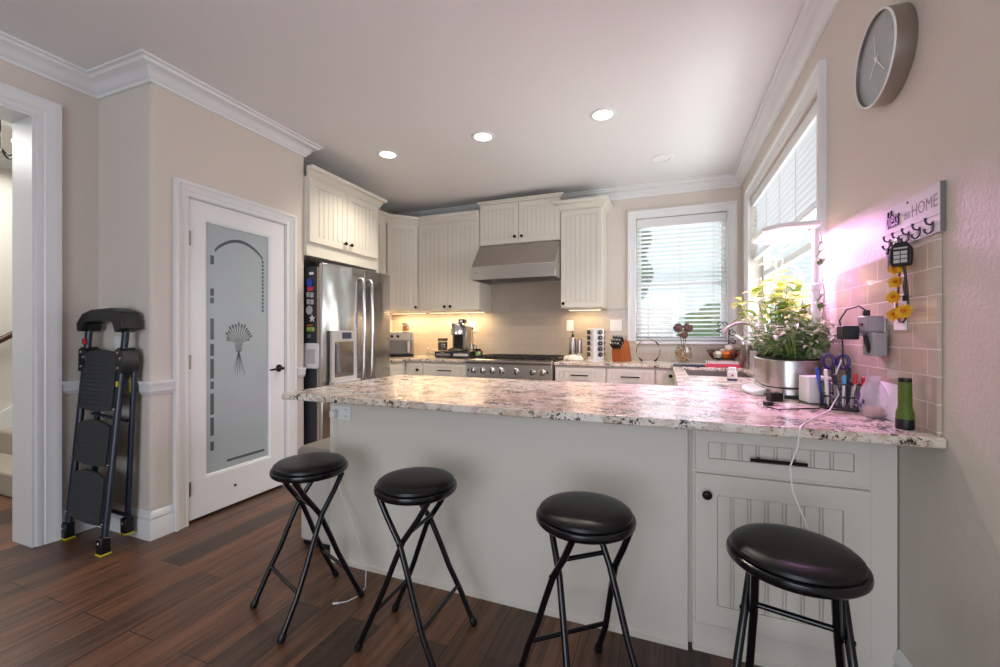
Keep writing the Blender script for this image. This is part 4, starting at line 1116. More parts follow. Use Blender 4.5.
# air fryer oven
ax0, ax1, ay0, ay1 = -3.17, -2.825, 4.34, 4.66
t = thing('air_fryer_oven', 'grey and silver countertop air fryer oven beside the fridge', 'oven', ((ax0 + ax1) / 2, ay0, CT), R(35))
MB().box(ax0, ax1, ay0, ay1, CT + 0.03, 1.222).build('body', 'nickel', t, bevel=0.012, segs=3)
MB().box(ax0 - 0.004, ax1 + 0.004, ay0 - 0.006, ay1, CT, CT + 0.032).build('base', 'black', t, bevel=0.004)
BA = basis((0, ay0, 0), (1, 0, 0), (0, -1, 0))
dd = MB().ubox(BA, ax0 + 0.015, ax1 - 0.015, 0.955, 1.115, 0, 0.012).build('drawer_front', 'grey', t, bevel=0.006)
MB().ubox(BA, -2.90, -2.872, 0.97, 1.105, 0.012, 0.045).build('handle', 'lightgrey', dd, bevel=0.006)
cp = MB().ubox(BA, ax0 + 0.01, ax1 - 0.01, 1.125, 1.205, 0, 0.008).build('control_panel', 'lightgrey', t, bevel=0.003)
for x in (-3.08, -3.01): MB().lathe([(0.018, 0), (0.018, 0.012), (0.012, 0.016), (0, 0.016)], (x, ay0 - 0.008, 1.165), (0, -1, 0), 14).build('dial', 'black', cp)
for k in range(3): MB().ubox(BA, -2.86, -2.848, 1.14 + 0.02 * k, 1.15 + 0.02 * k, 0.008, 0.011).build('button', 'black', cp)

def jar(name, label, cat, x, y, z, r, h, glass, content, lid, lidmat, fill=0.7, group=None):
    t = thing(name, label, cat, (x, y, z), group=group)
    MB().lathe([(0, 0), (r * 0.92, 0), (r, 0.006), (r, h * 0.86), (r * 0.85, h), (r * 0.8, h), (r * 0.93, h * 0.86), (r * 0.93, 0.01), (0, 0.008)], (x, y, z), (0, 0, 1), 24).build('glass', glass, t)
    if content: MB().lathe([(0, 0.009), (r * 0.9, 0.011), (r * 0.9, h * fill), (0, h * fill + 0.003)], (x, y, z), (0, 0, 1), 20).build('contents', content, t)
    if lid: MB().lathe([(0, h * 0.94), (r * 0.98, h * 0.94), (r, h * 0.96), (r, h * 0.94 + lid), (r * 0.9, h * 0.95 + lid), (0, h * 0.95 + lid)], (x, y, z), (0, 0, 1), 24).build('lid', lidmat, t)
    return t
jar('candle_jar', 'orange candle jar with white lid standing on the air fryer', 'candle', -2.985, 4.47, 1.2222, 0.042, 0.085, 'jarglass', 'amber', 0.03, 'white', 0.85)
# two small glass cruets
for x, y, h, lab in ((-2.63, 4.40, 0.10, 'left small clear glass cruet beside the brown-lidded jar'), (-2.575, 4.42, 0.085, 'right small clear glass cruet, nearest the brown-lidded jar')):
    t = thing('glass_cruet', lab, 'bottle', (x, y, CT), group='small glass cruets')
    MB().lathe([(0, 0), (0.026, 0), (0.028, 0.004), (0.026, h * 0.5), (0.010, h * 0.72), (0.010, h), (0.007, h), (0.007, h * 0.74), (0.022, h * 0.5), (0.023, 0.008), (0, 0.007)], (x, y, CT), (0, 0, 1), 18).build('bottle', 'jarglass', t)
    MB().lathe([(0, h), (0.008, h), (0.010, h + 0.012), (0, h + 0.022)], (x, y, CT), (0, 0, 1), 12).build('stopper', 'lightgrey', t)
# pod drawer under the coffee maker
t = thing('coffee_pod_tray', 'low black pod tray with two drawers under the coffee maker', 'tray', (-2.26, 4.33, CT))
MB().box(-2.49, -2.03, 4.32, 4.66, CT + 0.008, CT + 0.078).box(-2.48, -2.45, 4.33, 4.36, CT, CT + 0.008).box(-2.07, -2.04, 4.33, 4.36, CT, CT + 0.008).box(-2.48, -2.45, 4.62, 4.65, CT, CT + 0.008).box(-2.07, -2.04, 4.62, 4.65, CT, CT + 0.008).build('case', 'black', t, bevel=0.004)
for k, (a, b) in enumerate(((-2.485, -2.262), (-2.258, -2.035))):
    q = MB().box(a, b, 4.306, 4.32, CT + 0.012, CT + 0.072).build('drawer_front', 'greytray', t, bevel=0.003)
    MB().box(a + 0.02, b - 0.02, 4.300, 4.306, CT + 0.028, CT + 0.056).build('pod_window', 'lightgrey' if k else 'grey', q, bevel=0.001)
    MB().tube([((a + b) / 2 - 0.03, 4.298, CT + 0.064), ((a + b) / 2 + 0.03, 4.298, CT + 0.064)], 0.004, 8).build('handle', 'chrome', q)
TZ = CT + 0.0782
jar('coffee_canister', 'glass canister with brown lid and pale label at the left of the pod tray', 'jar', -2.43, 4.40, TZ, 0.058, 0.13, 'jarglass', 'coffee', 0.028, 'brownlid', 0.8)
# coffee maker
cx, cy = -2.265, 4.47
t = thing('coffee_maker', 'tall stainless and black coffee maker standing on the pod tray', 'coffee maker', (cx, cy, TZ))
MB().box(cx - 0.085, cx + 0.085, cy - 0.10, cy + 0.13, TZ, TZ + 0.03).build('base', 'nickel', t, bevel=0.01)
MB().box(cx - 0.085, cx + 0.085, cy + 0.015, cy + 0.13, TZ + 0.03, TZ + 0.24).build('column', 'nickel', t, bevel=0.012)
MB().lathe([(0, 0.195), (0.082, 0.195), (0.086, 0.20), (0.086, 0.315), (0.078, 0.327), (0, 0.327)], (cx, cy, TZ), (0, 0, 1), 28, 1.0, 1.2).build('brew_head', 'chrome', t)
MB().box(cx - 0.055, cx + 0.055, cy + 0.006, cy + 0.016, TZ + 0.045, TZ + 0.19).build('brew_bay_back', 'black', t, bevel=0.002)
MB().box(cx - 0.06, cx + 0.06, cy - 0.095, cy + 0.01, TZ + 0.03, TZ + 0.038).build('drip_grid', 'black', t, bevel=0.002)
MB().box(cx + 0.086, cx + 0.125, cy - 0.03, cy + 0.12, TZ + 0.01, TZ + 0.30).build('water_tank', 'nickel', t, bevel=0.01)
t = thing('pod_box', 'small dark box with white label on top of the coffee maker', 'box', (cx + 0.05, cy + 0.02, TZ + 0.3275))
MB().box(cx + 0.01, cx + 0.085, cy - 0.01, cy + 0.06, TZ + 0.3275, TZ + 0.375).build('carton', 'black', t, bevel=0.002)
MB().box(cx + 0.03, cx + 0.065, cy - 0.0112, cy - 0.0101, TZ + 0.338, TZ + 0.362).build('label', 'paper', t)
cord = MB().tube([(-2.212, YB - 0.04, 1.262), (-2.19, 4.70, 1.25), (-2.16, 4.66, 1.18), (-2.15, 4.64, 1.08), (-2.135, 4.62, 1.03), (-2.12, 4.60, TZ + 0.006)], 0.0045, 8).build('cord', 'black')
t = thing('appliance_cord', 'black coffee maker cord plugged into the tile outlet', 'cord', (-2.15, 4.64, TZ)); cord.parent = t; cord.location = -Vector(t.location)
MB().box(-2.226, -2.198, YB - 0.045, YB - 0.0165, 1.25, 1.278).build('plug', 'black', t, bevel=0.003)
mx = -2.075
t = thing('coffee_mug', 'small clear glass mug with handle on the right of the pod tray', 'mug', (mx, 4.44, TZ))
MB().lathe([(0, 0), (0.030, 0), (0.034, 0.004), (0.034, 0.085), (0.031, 0.085), (0.031, 0.008), (0, 0.006)], (mx, 4.44, TZ), (0, 0, 1), 24).build('cup', 'jarglass', t)
MB().tube([(mx + 0.033, 4.44, TZ + 0.072), (mx + 0.058, 4.44, TZ + 0.066), (mx + 0.062, 4.44, TZ + 0.042), (mx + 0.050, 4.44, TZ + 0.02), (mx + 0.033, 4.44, TZ + 0.016)], 0.0045, 8).build('handle', 'black', t)
jar('pickle_jar', 'small yellow-green jar with dark lid at the left edge of the range', 'jar', -1.995, 4.44, CT, 0.038, 0.095, 'jarglass', 'leaflime', 0.02, 'bronze', 0.75)

# ================================================================== BACK WORKTOP, RIGHT OF THE RANGE
# spoon rest / folded cloth
m = MB()
for k, (x, y, r, h) in enumerate(((-0.955, 4.47, 0.045, 0.05), (-0.90, 4.46, 0.06, 0.062), (-0.84, 4.46, 0.045, 0.046), (-0.885, 4.42, 0.05, 0.04))):
    m.lathe([(0, 0), (r, 0.0), (r * 1.05, h * 0.3), (r * 0.9, h * 0.75), (r * 0.5, h), (0, h * 0.96)], (x, y, CT), (0, 0, 1), 16, 1.15, 0.8)
tag(m.build('dish_towel', 'cloth', None, subsurf=1), 'crumpled white towel on the granite just right of the range', 'towel')
ox, oy = -0.935, 4.62
t = thing('oil_dispenser', 'tall stainless oil dispenser with black spout behind the white towel', 'bottle', (ox, oy, CT))
MB().lathe([(0, 0), (0.046, 0), (0.047, 0.004), (0.040, 0.20), (0.036, 0.235), (0.014, 0.252), (0, 0.252)], (ox, oy, CT), (0, 0, 1), 24).build('body', 'steel', t)
MB().lathe([(0.012, 0.25), (0.016, 0.256), (0.014, 0.275), (0.006, 0.28), (0.005, 0.315), (0, 0.316)], (ox, oy, CT), (0, 0, 1), 14).build('pourer', 'black', t)
px_, py_ = -0.855, 4.60
t = thing('pepper_mill', 'slim stainless pepper mill right of the oil dispenser', 'mill', (px_, py_, CT))
MB().lathe([(0, 0), (0.026, 0), (0.026, 0.07), (0, 0.07)], (px_, py_, CT), (0, 0, 1), 20).build('base', 'white', t)
MB().lathe([(0, 0.07), (0.030, 0.07), (0.030, 0.19), (0.026, 0.225), (0.010, 0.235), (0, 0.235)], (px_, py_, CT), (0, 0, 1), 20).build('grinder', 'steel', t)
# spice rack
sx, sy, sr = -0.665, 4.50, 0.062
t = thing('spice_rack', 'white four-sided revolving spice tower packed with jars', 'spice rack', (sx, sy, CT), R(38))
m = MB().box(-sr, sr, -sr, sr, 0.016, 0.335)
m.build('tower', 'white', t, bevel=0.006, world=False)
MB().lathe([(0, 0), (0.085, 0), (0.085, 0.010), (0.06, 0.0155), (0, 0.0155)], (0, 0, 0), (0, 0, 1), 24).build('turntable', 'white', t, world=False)
names = ['first', 'second', 'third', 'fourth', 'fifth']
cols = ['front-left', 'front-right', 'far right', 'far left']
dirs = [(0, -1), (1, 0), (0, 1), (-1, 0)]
spice0 = None
rm = Matrix.Rotation(R(38), 3, 'Z')
def make_spice():
    t = thing('spice_jar', '-', 'jar', group='spice jars in the tower')
    MB().lathe([(0, 0.003), (0.021, 0.003), (0.021, 0.02), (0, 0.02)], (0, 0, 0), (0, 0, 1), 14).build('glass', 'lightgrey', t)
    MB().lathe([(0, 0.02), (0.0235, 0.02), (0.0235, 0.034), (0.021, 0.037), (0, 0.037)], (0, 0, 0), (0, 0, 1), 16).build('cap', 'black', t)
    MB().lathe([(0, 0.037), (0.010, 0.037), (0.010, 0.0378), (0, 0.0378)], (0, 0, 0), (0, 0, 1), 10).build('cap_label', 'grey', t)
    return t
spice0 = make_spice()
for c in range(4):
    dv = Vector((dirs[c][0], dirs[c][1], 0))
    for k in range(5):
        s = spice0 if (c == 0 and k == 0) else copy_tree(spice0)
        p = rm @ (dv * (sr - 0.0025)) + Vector((sx, sy, CT + 0.30 - 0.058 * k))
        s.location = p
        ax = rm @ dv
        s.rotation_euler = ax.to_track_quat('Z', 'Y').to_euler()
        s['label'] = f'{names[k]} spice jar from the top on the {cols[c]} face of the white tower'
# knife block
kx, ky = -0.405, 4.50
t = thing('knife_block', 'slanted orange wood knife block left of the back window', 'knife block', (kx, ky, CT), R(66))
prof = [(-0.09, 0.0), (0.10, 0.0), (0.045, 0.20), (-0.02, 0.225), (-0.105, 0.12)]
MB().prism(prof, lambda a, b, c: (a, c, b), -0.058, 0.058).build('block', 'wood', t, bevel=0.004, world=False)
# slanted face runs from (-0.105,0.12) to (-0.02,0.225): knives stick out of it
fd = Vector((-0.02 + 0.105, 0, 0.225 - 0.12)).normalized(); fnm = Vector((-fd.z, 0, fd.x))
rk = Matrix.Rotation(R(66), 3, 'Z')
knife0 = None
for i in range(3):
    for j in range(4):
        if knife0 is None:
            kt = thing('kitchen_knife', 'black handled knife stuck in the orange wood knife block', 'knife', group='knives in the block')
            MB().box(-0.009, 0.009, -0.012, 0.012, 0.004, 0.078).build('handle', 'black', kt, bevel=0.005, world=False)
            MB().box(-0.0095, 0.0095, -0.0125, 0.0125, 0.078, 0.084).build('butt_cap', 'chrome', kt, bevel=0.002, world=False)
            MB().box(-0.007, 0.007, -0.010, 0.010, 0.0008, 0.004).build('bolster', 'chrome', kt, bevel=0.002, world=False)
            knife0 = kt
        else: kt = copy_tree(knife0)
        lp = Vector((-0.105, 0, 0.12)) + fd * (0.022 + 0.045 * i) + Vector((0, -0.042 + 0.028 * j, 0))
        kt.location = rk @ lp + Vector((kx, ky, CT))
        kt.rotation_euler = ((rk @ fnm).to_track_quat('Z', 'Y')).to_euler()
# silver hoop
hx, hy, hr = -0.148, 4.50, 0.112
t = thing('silver_hoop', 'thin silver hoop with dark tips standing below the back window', 'hoop', (hx, hy, CT))
pts = [(hx + hr * math.sin(R(a)), hy, CT + 0.006 + hr * 0.93 + hr * 1.06 * math.cos(R(a))) for a in range(-150, 151, 10)]
MB().tube(pts, 0.005, 8).build('band', 'nickel', t)
for s in (-1, 1):
    MB().tube([(hx + s * 0.055, hy, CT + 0.010), (hx + s * 0.075, hy, CT + 0.022), (hx + s * 0.088, hy, CT + 0.04)], [0.009, 0.009, 0.006], 8).build('tip', 'black', t)
MB().tube([(hx + hr * 1.0 * math.sin(R(a)), hy, CT + 0.006 + hr * 0.93 + hr * 1.06 * math.cos(R(a))) for a in (38, 46, 54, 62)], 0.0072, 8).build('slider', 'black', t)
# vase of shells with dried flowers
vx, vy = 0.178, 4.52
t = thing('shell_vase', 'round glass vase filled with tan seashells below the back window', 'vase', (vx, vy, CT))
MB().lathe([(0, 0), (0.05, 0), (0.055, 0.005), (0.078, 0.05), (0.082, 0.095), (0.066, 0.15), (0.05, 0.17), (0.055, 0.182), (0.051, 0.182), (0.046, 0.17), (0.062, 0.15), (0.078, 0.095), (0.074, 0.05), (0, 0.010)], (vx, vy, CT), (0, 0, 1), 28).build('bowl', 'jarglass', t)
m = MB(); rr = random.Random(3)
for k in range(70):
    a = rr.uniform(0, 6.28); h = rr.uniform(0.02, 0.15); lim = 0.066 if 0.04 < h < 0.12 else 0.045
    rad = lim * math.sqrt(rr.random()); q = rr.uniform(0.010, 0.018)
    m.lathe([(0, -q), (q * 0.7, -q * 0.3), (q * 0.8, q * 0.2), (q * 0.3, q * 0.8), (0, q)], (vx + rad * math.cos(a), vy + rad * math.sin(a), CT + h), (rr.uniform(-1, 1), rr.uniform(-1, 1), rr.uniform(-1, 1)), 8)
so = m.build('seashells', 'shell', t); so['kind'] = 'stuff'
def pom(cx, cy, cz, r, label):
    t = thing('dried_flower', label, 'dried flower', (cx, cy, cz), group='dried flowers in the shell vase')
    m = MB(); rr = random.Random(int(cx * 1000))
    m.ball((cx, cy, cz), r * 0.72, 12)
    for k in range(60):
        u = rr.uniform(-1, 1); a = rr.uniform(0, 6.28); s = math.sqrt(1 - u * u); d = Vector((s * math.cos(a), s * math.sin(a), u))
        m.lathe([(0, r * 0.5), (r * 0.22, r * 0.72), (r * 0.16, r * 0.95), (0, r)], (cx, cy, cz), d, 6)
    m.build('flower_head', 'driedflower', t)
    MB().tube([(cx, cy, cz - r * 0.6), ((cx + vx) / 2, vy, (cz + CT + 0.17) / 2 - 0.02), (vx + (cx - vx) * 0.15, vy, CT + 0.12)], 0.003, 6).build('stem', 'brownlid', t)
pom(0.127, 4.50, 1.255, 0.047, 'left of the two upper brown dried flower balls in the shell vase')
pom(0.218, 4.51, 1.258, 0.047, 'right of the two upper brown dried flower balls in the shell vase')
pom(0.180, 4.47, 1.185, 0.038, 'lowest brown dried flower ball just above the shell vase')
# fruit basket with scrolls
fx, fy = 0.530, 4.53
t = thing('fruit_basket', 'round wire fruit basket with scrolled stand near the corner by the sink', 'basket', (fx, fy, CT))
m = MB()
for z, r in ((0.045, 0.095), (0.085, 0.128), (0.125, 0.150)): m.tube([(fx + r * math.cos(k * math.pi / 16), fy + r * math.sin(k * math.pi / 16), CT + z) for k in range(32)], 0.003, 6, closed=True)
for k in range(14):
    a = 2 * math.pi * k / 14
    m.tube([(fx + r * math.cos(a), fy + r * math.sin(a), CT + z) for r, z in ((0.02, 0.04), (0.095, 0.045), (0.128, 0.085), (0.150, 0.125))], 0.0022, 6)
m.lathe([(0, 0.038), (0.095, 0.041), (0.095, 0.044), (0, 0.041)], (fx, fy, CT), (0, 0, 1), 28)
for k in range(3):
    a = 2 * math.pi * k / 3; m.tube([(fx + 0.085 * math.cos(a), fy + 0.085 * math.sin(a), CT + 0.043), (fx + 0.10 * math.cos(a), fy + 0.10 * math.sin(a), CT + 0.004)], 0.005, 8)
m.build('bowl', 'bronze', t)
def spiral(c, r0, turns, sgn, a0, yy):
    return [(c[0] + sgn * r0 * (1 - 0.75 * k / 20.0) * math.cos(a0 + turns * 2 * math.pi * k / 20.0), yy, c[1] + r0 * (1 - 0.75 * k / 20.0) * math.sin(a0 + turns * 2 * math.pi * k / 20.0)) for k in range(21)]
m = MB()
m.tube([(fx + 0.06, fy + 0.13, CT + 0.125), (fx + 0.06, fy + 0.12, CT + 0.36)], 0.005, 8)
m.tube(spiral((fx - 0.02, CT + 0.375), 0.030, 1.1, 1, -0.4, fy + 0.12), 0.0045, 8).tube(spiral((fx - 0.02, CT + 0.318), 0.028, 1.1, -1, 2.7, fy + 0.12), 0.0045, 8)
m.tube([(fx + 0.06, fy + 0.12, CT + 0.36), (fx + 0.03, fy + 0.12, CT + 0.40), (fx + 0.005, fy + 0.12, CT + 0.39)], 0.0045, 8)
m.tube(spiral((fx + 0.095, CT + 0.29), 0.036, 1.2, 1, 1.6, fy + 0.12), 0.0045, 8).tube(spiral((fx + 0.10, CT + 0.21), 0.03, 1.2, 1, 1.6, fy + 0.12), 0.0045, 8)
m.build('scroll_stand', 'bronze', t)
fr = [('orange', 0.02, -0.05, 0.085, 0.042, 'orange', 'bright orange in the middle front of the fruit basket'), ('orange', 0.085, 0.0, 0.088, 0.042, 'orange', 'orange at the right side of the fruit basket'), ('garlic_bulb', -0.055, -0.045, 0.085, 0.038, 'garlic', 'pale garlic bulb at the front left of the fruit basket'), ('garlic_bulb', 0.0, 0.045, 0.10, 0.040, 'garlic', 'pale garlic bulb at the back of the fruit basket'), ('plum', -0.085, 0.03, 0.088, 0.036, 'darkfruit', 'dark red plum at the left of the fruit basket'), ('garlic_bulb', 0.045, 0.015, 0.145, 0.036, 'garlic', 'pale garlic bulb on top of the fruit heap'), ('plum', 0.075, -0.065, 0.088, 0.034, 'darkfruit', 'dark red plum at the front right of the fruit basket')]
for nm, dx, dy, dz, r, mt, lab in fr:
    m = MB().lathe([(0, -r * 0.9), (r * 0.55, -r * 0.84), (r * 0.95, -r * 0.3), (r, 0.05 * r), (r * 0.85, r * 0.55), (r * 0.45, r * 0.88), (r * 0.1, r * 0.86), (0, r * 0.80)], (0, 0, 0), (0, 0, 1), 18)
    m.lathe([(0.003, r * 0.8), (0.002, r * 1.05), (0, r * 1.06)], (0, 0, 0), (0, 0, 1), 6)
    q = m.build(nm, mt); q.location = (fx + dx, fy + dy, CT + dz)
    tag(q, lab, 'fruit' if nm != 'garlic_bulb' else 'garlic', 'fruit in the wire basket')
# drying rack at the far edge of the sink
t = thing('drying_rack', 'red-edged over-sink drying rack with a row of white prongs', 'dish rack', (0.45, 4.03, CT))
MB().box(0.33, 0.585, 3.965, 4.105, CT, CT + 0.012).box(0.33, 0.585, 3.962, 3.975, CT, CT + 0.03).build('tray', 'pink', t, bevel=0.003)
m = MB()
for k in range(15):
    x = 0.339 + k * 0.0168
    m.tube([(x, 3.99, CT + 0.010), (x, 3.99, CT + 0.052)], 0.0035, 6).tube([(x, 4.05, CT + 0.010), (x, 4.05, CT + 0.052)], 0.0035, 6)
m.build('prongs', 'white', t)
t = thing('folded_mat', 'folded dark grey drying mat with navy edge left of the red rack', 'mat', (0.19, 4.03, CT))
MB().box(0.073, 0.325, 3.965, 4.10, CT, CT + 0.014).build('lower_fold', 'navy', t, bevel=0.004)
MB().box(0.08, 0.185, 3.968, 4.095, CT + 0.0142, CT + 0.024).box(0.20, 0.322, 3.968, 4.095, CT + 0.0142, CT + 0.024).build('upper_fold', 'grey', t, bevel=0.004)
# utensil caddies
ux_, uy_ = 0.652, 4.02
t = thing('utensil_caddy', 'plain steel utensil cup between fruit basket and faucet', 'caddy', (ux_ - 0.01, uy_, CT))
MB().lathe([(0, 0), (0.046, 0), (0.048, 0.003), (0.048, 0.195), (0.045, 0.195), (0.045, 0.008), (0, 0.006)], (ux_ - 0.01, uy_, CT), (0, 0, 1), 28).build('cup', 'nickel', t)
t = thing('dish_brush', 'white handled brush leaning out of the steel utensil cup', 'brush', (ux_ - 0.02, uy_, CT + 0.01))
MB().tube([(ux_ + 0.015, uy_, CT + 0.012), (ux_ - 0.03, uy_, CT + 0.17), (ux_ - 0.045, uy_, CT + 0.22)], [0.006, 0.007, 0.008], 8).build('handle', 'white', t)
MB().obox((ux_ - 0.068, uy_, CT + 0.25), (0.075, 0.03, 0.022), (0, R(38), 0)).build('head', 'white', t, bevel=0.008)
t = thing('sponge_caddy', 'white perforated caddy right behind the steel utensil cup', 'caddy', (0.674, 3.88, CT))
m = MB().lathe([(0, 0), (0.034, 0), (0.036, 0.003), (0.036, 0.15), (0.033, 0.15), (0.033, 0.008), (0, 0.006)], (0.674, 3.88, CT), (0, 0, 1), 24)
m.build('cup', 'lightgrey', t)
m = MB()
for k in range(10):
    for j in range(5):
        a = 2 * math.pi * (k + 0.5 * (j % 2)) / 10
        m.lathe([(0.0045, 0.0355), (0.0045, 0.0364), (0, 0.0364)], (0.674, 3.88, CT + 0.03 + 0.024 * j), (math.cos(a), math.sin(a), 0), 8)
m.build('perforations', 'grey', t)
# vitamin bottle
t = thing('pill_bottle', 'small white pill bottle with purple label on the granite by the sink', 'bottle', (0.372, 2.80, CT))
MB().lathe([(0, 0), (0.024, 0), (0.026, 0.003), (0.026, 0.06), (0.019, 0.068), (0, 0.068)], (0.372, 2.80, CT), (0, 0, 1), 24).build('body', 'white', t)
MB().lathe([(0, 0.067), (0.021, 0.067), (0.021, 0.086), (0.019, 0.088), (0, 0.088)], (0.372, 2.80, CT), (0, 0, 1), 24).build('cap', 'white', t)
MB().lathe([(0.0262, 0.010), (0.0265, 0.010), (0.0265, 0.022), (0.0262, 0.022)], (0.372, 2.80, CT), (0, 0, 1), 24).build('label_band', 'purple', t)
MB().lathe([(0.006, 0.0262), (0.006, 0.0268), (0, 0.0268)], (0.372, 2.80, CT + 0.042), (-0.1, -1, 0), 8).build('label_emblem', 'red', t)

# ================================================================== ON THE BAR, BY THE RIGHT WALL
def superell(cx, cy, ax, ay, p=3.2, n=40):
    o = []
    for k in range(n):
        a = 2 * math.pi * k / n; c, s_ = math.cos(a), math.sin(a)
        o.append((cx + ax * math.copysign(abs(c) ** (2 / p), c), cy + ay * math.copysign(abs(s_) ** (2 / p), s_)))
    return o
gx, gy = 0.545, 2.40
t = thing('hydroponic_garden', 'stainless countertop garden with glowing pink grow lamp in front of window', 'indoor garden', (gx, gy, CT))
MB().prism(superell(gx - 0.005, gy, 0.128, 0.235), XYZ, CT, CT + 0.012).build('foot', 'black', t, bevel=0.003)
MB().prism(superell(gx, gy, 0.118, 0.225), XYZ, CT + 0.012, CT + 0.042).build('base_band', 'steel', t, bevel=0.003)
MB().prism(superell(gx, gy, 0.116, 0.223), XYZ, CT + 0.044, CT + 0.168).build('pot', 'steel', t, bevel=0.006, segs=3)
MB().prism(superell(gx, gy, 0.108, 0.215), XYZ, CT + 0.168, CT + 0.174).build('growing_deck', 'soil', t)
# sloping glossy control lip at the left front
lip = superell(gx - 0.135, gy - 0.02, 0.045, 0.15, 2.6, 28)
m = MB(); N = len(lip)
vs = [(a, b, CT + 0.002) for a, b in lip] + [(a, b, CT + 0.012 + 0.30 * (a - (gx - 0.18))) for a, b in lip]
m._add(vs, [tuple(range(N)), tuple(range(N, 2 * N))] + [(i, (i + 1) % N, N + (i + 1) % N, N + i) for i in range(N)])
m.build('control_lip', 'white', t, bevel=0.002)
px, py = 0.640, 2.300
MB().cyl((px, py, CT + 0.16), (px, py, 1.42), 0.0165, 18).build('lamp_post', 'white', t)
MB().cyl((px, py, 1.40), (px, py, 1.675), 0.0135, 18).build('lamp_post', 'white', t)
MB().lathe([(0.0165, 0), (0.022, 0.003), (0.022, 0.028), (0.0165, 0.032)], (px, py, 1.395), (0, 0, 1), 18).build('clamp_collar', 'white', t)
hood = [(0.655, 2.275), (0.665, 2.33), (0.665, 2.62), (0.60, 2.705), (0.49, 2.705), (0.438, 2.62), (0.438, 2.335), (0.50, 2.275)]
hd = MB().prism(hood, XYZ, 1.688, 1.708).build('lamp_hood', 'white', t, bevel=0.006, segs=3)
hl = [(a + (0.55 - a) * 0.08, b + (2.49 - b) * 0.06) for a, b in hood]
MB().prism(hl, XYZ, 1.6845, 1.6875).build('grow_light_panel', 'growled', hd)
area('grow_lamp', (0.53, 2.49, 1.683), (0, 0, 0), 0.17, 0.38, 13, (1.0, 0.42, 0.98))

def leaf(mb, p, d, L, wd, droop, up=Vector((0, 0, 1))):
    d = d.normalized(); side = d.cross(up)
    if side.length < 1e-3: side = Vector((1, 0, 0))
    side.normalize(); nrm = side.cross(d)
    rows = []
    for k, (s, wv) in enumerate(((0.0, 0.08), (0.25, 0.75), (0.5, 1.0), (0.78, 0.68), (1.0, 0.03))):
        c = p + d * (L * s) - Vector((0, 0, droop * L * s * s))
        h = wd * 0.5 * wv
        rows.append((c - side * h + nrm * (h * 0.35), c, c + side * h + nrm * (h * 0.35)))
    vs = [q for r in rows for q in r]; fs = []
    for k in range(len(rows) - 1):
        for j in range(2): fs.append((k * 3 + j, k * 3 + j + 1, k * 3 + 4 + j, k * 3 + 3 + j))
    mb._add(vs, fs)
rg = random.Random(11)
def plant(name, label, cat, x, y, z, n_stem, h0, h1, spread, nl, L, wd, mat, stemmat, drp=0.35, sy=1.0, top_only=0.0, clampx=0.695):
    t = thing(name, label, cat, (x, y, z))
    lm = MB(); sm = MB()
    for k in range(n_stem):
        a = rg.uniform(0, 2 * math.pi); q = math.sqrt(rg.random()); h = rg.uniform(h0, h1) * (1.0 - 0.35 * q * q)
        b = Vector((x + 0.35 * spread * q * math.cos(a), y + 0.35 * spread * sy * q * math.sin(a), z))
        e = Vector((x + spread * q * math.cos(a), y + spread * sy * q * math.sin(a), z + h))
        e.x = min(e.x, clampx - 0.03)
        mid = (b + e) / 2 + Vector((0, 0, h * 0.12))
        sm.tube([b, mid, e], [0.003, 0.0025, 0.0015], 5)
        for j in range(nl):
            u = top_only + (1 - top_only) * (j + rg.random()) / nl
            p = (b * (1 - u) * (1 - u) + mid * 2 * u * (1 - u) + e * u * u)
            la = rg.uniform(0, 2 * math.pi); d = Vector((math.cos(la), math.sin(la), rg.uniform(-0.1, 0.6)))
            LL = L * rg.uniform(0.65, 1.15)
            if p.x + d.x * LL > clampx: d.x = -abs(d.x)
            leaf(lm, p, d, LL, LL * wd * rg.uniform(0.85, 1.1), drp * rg.uniform(0.4, 1.6))
    sm.build('stems', stemmat, t); lm.build('leaves', mat, t)
    return t
DK = CT + 0.1742
plant('mint_plant', 'dense low mint with pale green leaves overflowing the left half of steel garden', 'plant', 0.535, 2.49, DK, 44, 0.12, 0.27, 0.165, 13, 0.046, 0.58, 'leaf', 'stem', 0.4, 0.95)
plant('mint_plant', 'bushy mint spilling over the near end of the steel garden toward the bar', 'plant', 0.565, 2.27, DK, 46, 0.10, 0.235, 0.155, 13, 0.046, 0.58, 'leaf', 'stem', 0.45, 0.95)
plant('basil_plant', 'tall lime-green basil reaching up under the grow lamp', 'plant', 0.535, 2.55, DK, 16, 0.34, 0.52, 0.24, 8, 0.085, 0.62, 'leaflime', 'stem', 0.3, 1.0, 0.5)
plant('basil_plant', 'shorter pale basil beside the lamp post in the steel garden', 'plant', 0.585, 2.40, DK, 9, 0.26, 0.42, 0.10, 7, 0.075, 0.62, 'leaflime', 'stem', 0.3, 1.0, 0.5)
# pothos trailing down the window edge
t = thing('trailing_vine', 'thin trailing green vine hanging down the near edge of right window casing', 'plant', (0.66, 2.20, 1.10))
vp = [(0.668, 2.37, 1.72), (0.665, 2.33, 1.66), (0.672, 2.31, 1.58), (0.668, 2.325, 1.48), (0.672, 2.30, 1.38), (0.668, 2.31, 1.28), (0.66, 2.30, 1.18), (0.62, 2.30, 1.095)]
MB().tube(vp, 0.0022, 6).build('stem', 'stem', t)
lm = MB()
for k, (a, b, c) in enumerate(vp[:-1]):
    for s in (-1, 1): leaf(lm, Vector((a, b, c - 0.02 * (s + 1))), Vector((-0.5, -0.8 * s if s > 0 else -0.3, -0.25)), 0.055, 0.038, 0.5)
lm.build('leaves', 'leafdark', t)

